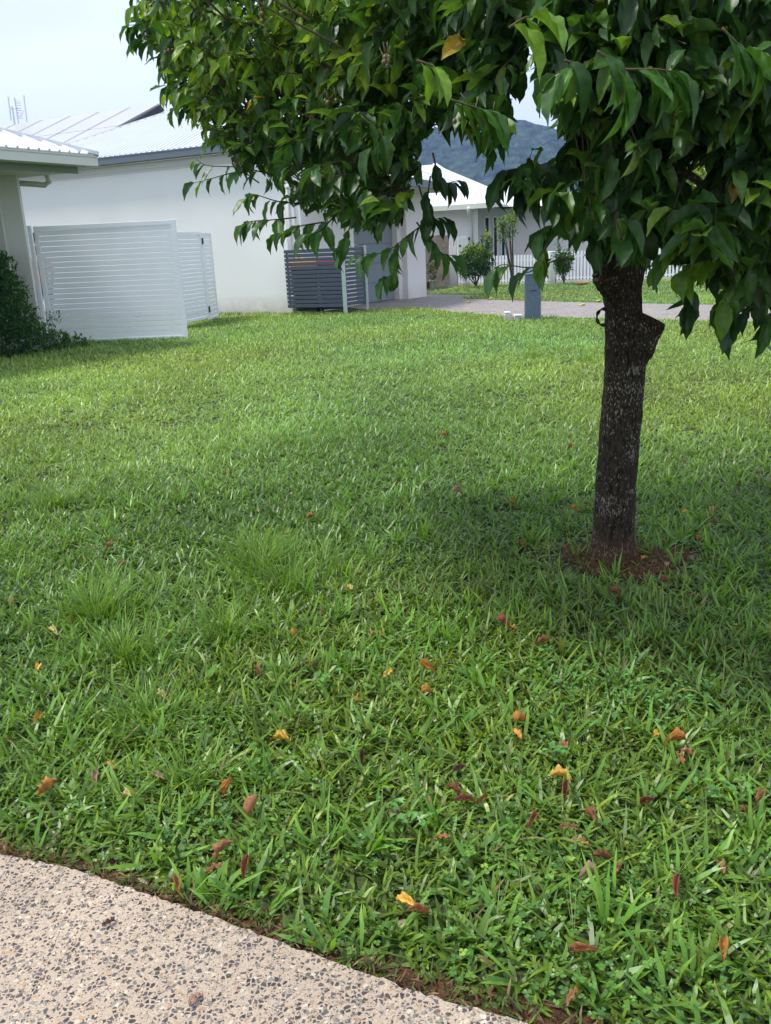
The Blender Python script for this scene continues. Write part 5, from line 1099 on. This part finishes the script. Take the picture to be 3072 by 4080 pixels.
# ================================================================= FALLEN LEAVES, each a thing
DT = [big_leaf(seed=s, droop=d, wave=.10, fold=f, curl=c) for s, d, f, c in ((11, .45, .3, .5), (12, -.45, .4, .7), (13, .25, .2, .2), (14, .7, .35, .8))]
DC = {'b': (.30, .14, .065), 'r': (.24, .095, .05), 'o': (.46, .21, .05), 'y': (.60, .38, .07), 'p': (.55, .46, .2), 'k': (.34, .21, .16), 'd': (.13, .07, .06)}
DN = {'b': 'brown', 'r': 'reddish brown', 'o': 'orange', 'y': 'yellow', 'p': 'pale straw yellow', 'k': 'pinkish brown', 'd': 'dark maroon'}
FL = [(495, 1028, 'o', 0), (237, 1197, 'b', 0), (262, 1236, 'b', 0), (772, 1243, 'b', 0), (755, 1280, 'p', 0), (1110, 1095, 'o', 0), (1130, 1192, 'b', 0), (1330, 1300, 'b', 0), (1500, 1298, 'k', 0), (1435, 1265, 'r', 0),
      (1090, 1365, 'r', 0), (1110, 1368, 'o', 0), (1170, 1403, 'r', 0), (815, 1380, 'b', 0), (675, 1445, 'b', 0), (638, 1382, 'y', 0), (560, 1473, 'b', 0), (770, 1528, 'o', 0), (925, 1515, 'y', 0), (118, 1378, 'p', 0), (1215, 1630, 'b', 0), (785, 1665, 'd', 0),
      (850, 1778, 'd', 0), (1278, 1785, 'r', 0), (1335, 1890, 'b', 0), (1555, 1890, 'b', 0), (1390, 1748, 'r', 0), (1465, 1945, 'r', 0), (470, 1890, 'b', 0), (535, 1905, 'b', 0), (1605, 1775, 'b', 0), (1247, 1835, 'b', 0), (1235, 2175, 'b', 0), (1640, 1748, 'b', 0), (243, 1668, 'o', 0), (620, 1165, 'b', 0), (1225, 1195, 'b', 0), (990, 1680, 'd', 0), (1118, 1600, 'o', 0), (1420, 1600, 'y', 0), (345, 1695, 'k', 0), (1230, 980, 'b', 0), (960, 950, 'o', 0), (1560, 2085, 'o', 0), (30, 1310, 'b', 0), (1300, 1870, 'r', 0), (905, 1985, 'b', 0), (1540, 1140, 'b', 0), (1150, 1800, 'b', 0), (670, 1130, 'b', 0), (990, 1075, 'k', 0),
      (1243, 1113, 'o', 'broad orange fallen leaf in the grass just left of the tree trunk'), (1507, 1172, 'o', 'bright orange fallen leaf standing upright right of the tree base'), (1480, 1112, 'y', 'yellow fallen leaf lying on weeds right of and behind the trunk'),
      (1538, 1118, 'p', 'small pale yellow fallen leaf beyond the one right of the trunk'), (1375, 1222, 'r', 'brown fallen leaf on bare soil touching the front of the trunk base'), (1392, 1215, 'o', 'small orange curled leaf on the soil at the right foot of the trunk'), (1440, 1228, 'k', 'greyish brown fallen leaf at the right end of the bare soil patch'),
      (838, 1468, 'y', 'large golden yellow fallen leaf near the middle of the lawn'), (925, 1465, 'o', 'orange fallen leaf standing on edge beside the golden leaf in mid lawn'), (85, 1452, 'y', 'yellow brown fallen leaf near the left edge of the lawn, the farther of two'), (82, 1572, 'y', 'broad yellow fallen leaf near the left edge of the lawn, the nearer of two'),
      (355, 1525, 'p', 'pale straw coloured crumpled leaf caught on grass blades left of centre'), (605, 1612, 'y', 'yellow and brown fallen leaf lying flat alone left of centre'), (1125, 1575, 'o', 'orange rolled leaf in the grass below the trunk, left of its line'),
      (1455, 1625, 'o', 'orange leaf in the cluster of curled leaves below the trunk at right'), (1480, 1640, 'b', 'large brown curled leaf in the cluster below the trunk at right'), (1475, 1660, 'b', 'brown folded leaf, lowest of the cluster below the trunk at right'),
      (210, 1697, 'k', 'pinkish brown smooth fallen leaf lying flat near the path at left'), (108, 1728, 'o', 'bright orange crumpled leaf near the left edge above the path'), (275, 1740, 'p', 'pale straw yellow leaf leaning near the path at left'), (497, 1722, 'o', 'tall orange brown leaf standing upright in the grass above the path'),
      (553, 1770, 'b', 'brown leaf leaning just right of the upright orange one above the path'), (1215, 1695, 'y', 'bright yellow orange leaf in the lower right lawn'), (1222, 1735, 'r', 'reddish brown leaf just under the bright yellow orange one'), (985, 1730, 'r', 'long reddish brown arched leaf, left of a cluster of three'), (1007, 1748, 'b', 'reddish brown leaf hanging down, middle of a cluster of three'),
      (1042, 1748, 'b', 'orange brown leaf, right of a cluster of three'), (927, 1752, 'b', 'narrow brown leaf standing left of the cluster of three'), (957, 1825, 'b', 'narrow rolled brown leaf below the cluster of three'), (485, 1855, 'b', 'narrow brown leaf upright in clover near the path edge'), (388, 1938, 'b', 'brown curled leaf resting right on the turf edge at the path'),
      (880, 1968, 'y', 'yellow leaf with a brown tip near the path edge at bottom centre'), (1230, 1808, 'b', 'smooth brown leaf arched over clover in the lower right'), (1268, 1912, 'k', 'large dull brown crumpled leaf lying on clover in the lower right'), (1262, 2080, 'b', 'long thin brown leaf upright near the bottom edge of the photo'),
      (240, 2010, 'd', 'dark maroon leaf lying on the concrete path'), (425, 2175, 'k', 'faded pink brown leaf lying on the concrete path at the bottom')]
rl = np.random.default_rng(55)
def fallen(px, py, c, label, scale=1., z=None, up=None):
    onpath = (px, py) in ((240, 2010), (425, 2175)); q = G(px*K, py*K); zz = .018 if onpath else rl.uniform(.010, .030)
    tv_, tf_l, tc_ = DT[2 if onpath else rl.integers(0, 4)]; a = rl.uniform(0, 6.28); rise = rl.uniform(-.15, .28) if not onpath else .02
    if label and 'upright' in label: rise = .9; zz = .015
    ax = np.array([[math.cos(a), math.sin(a), rise]]); nm = np.array([[rl.normal(0, .25), rl.normal(0, .25)-.1, 1.]]) if rise < 1.2 else np.array([[.2, -1, .2]])
    X, Y, Z = rot_frames(ax, nm); s = rl.uniform(.042, .066)*scale*(.7 if onpath else 1); col = np.array([DC[c]])*rl.uniform(.85, 1.15)
    V, F, C = instance(tv_, tf_l, tc_, np.array([[q[0], q[1], zz]])-Y*s*.5, X, Y, Z, np.array([s]), np.array([s*(.27 if c in 'brd' else .36)]), col)
    if not onpath and V[:, 2].min() < .012: V[:, 2] += .012-V[:, 2].min()
    if onpath: V[:, 2] += .016-V[:, 2].min()
    # brown mottling at one end on yellow leaves
    if c in 'yo':
        w_ = np.clip((np.linspace(0, 1, len(V))-.72)*5, 0, 1)[:, None]; C = C*(1-w_)+np.array([(.28, .12, .04)])*w_
    o = mesh_np('fallen_leaf', V, F, M['dead'], tint=C, smooth=True, origin=(q[0], q[1], zz))
    so_ = o.modifiers.new('thick', 'SOLIDIFY'); so_.thickness = .0006
    if label: tag(o, label, 'fallen leaf')
    else:
        nm_ = DN[c]; tag(o, f'{nm_} curled leaf fallen in the lawn grass', 'fallen leaf', f'{nm_} fallen leaves in the lawn')
for px, py, c, lab in FL: fallen(px, py, c, lab or None)
for k, (px, py, lab) in enumerate(((1866, 1206, 'yellow fallen leaf on the driveway nearest the garage'), (1955, 1193, 'yellow fallen leaf at the edge of the grass tongue on the driveway'), (2318, 1218, 'yellow fallen leaf on the driveway between bollard and trunk'), (2383, 1203, 'yellow fallen leaf on the far driveway edge close to the trunk'))):
    q = G(px, py); m_ = MB(); rr = random.Random(k); P = [(q[0]+.07*math.cos(a)*rr.uniform(.7, 1.2), q[1]+.06*math.sin(a), .012+.03*abs(math.sin(a*1.5))) for a in np.linspace(0, 6.28, 9)[:-1]]
    m_.add(P+[(q[0], q[1], .012)], [(i, (i+1) % 8, 8) for i in range(8)]); o = m_.build('fallen_leaf', mat('yellow_leaf', (.62, .5, .08), .7), origin=(q[0], q[1], 0)); tag(o, lab, 'fallen leaf')
    o.modifiers.new('thick', 'SOLIDIFY').thickness = .004

# ================================================================= AIR
hz = MB(); hz.box((0, 0), (1, 0), (0, 1), -560, 560, -40, 1150, -3, 130)
hm = bpy.data.materials.new('haze_air'); hm.use_nodes = True; ht = hm.node_tree; ht.nodes.clear(); ho = ht.nodes.new('ShaderNodeOutputMaterial'); pvn = ht.nodes.new('ShaderNodeVolumePrincipled')
pvn.inputs['Color'].default_value = (.42, .62, 1, 1); pvn.inputs['Density'].default_value = .00055; ht.links.new(pvn.outputs[0], ho.inputs['Volume'])
ho_ = hz.build('haze', hm, kind='stuff'); ho_['label'] = 'thin pale blue haze in the air before the wooded hill'
sc.cycles.volume_bounces = 0
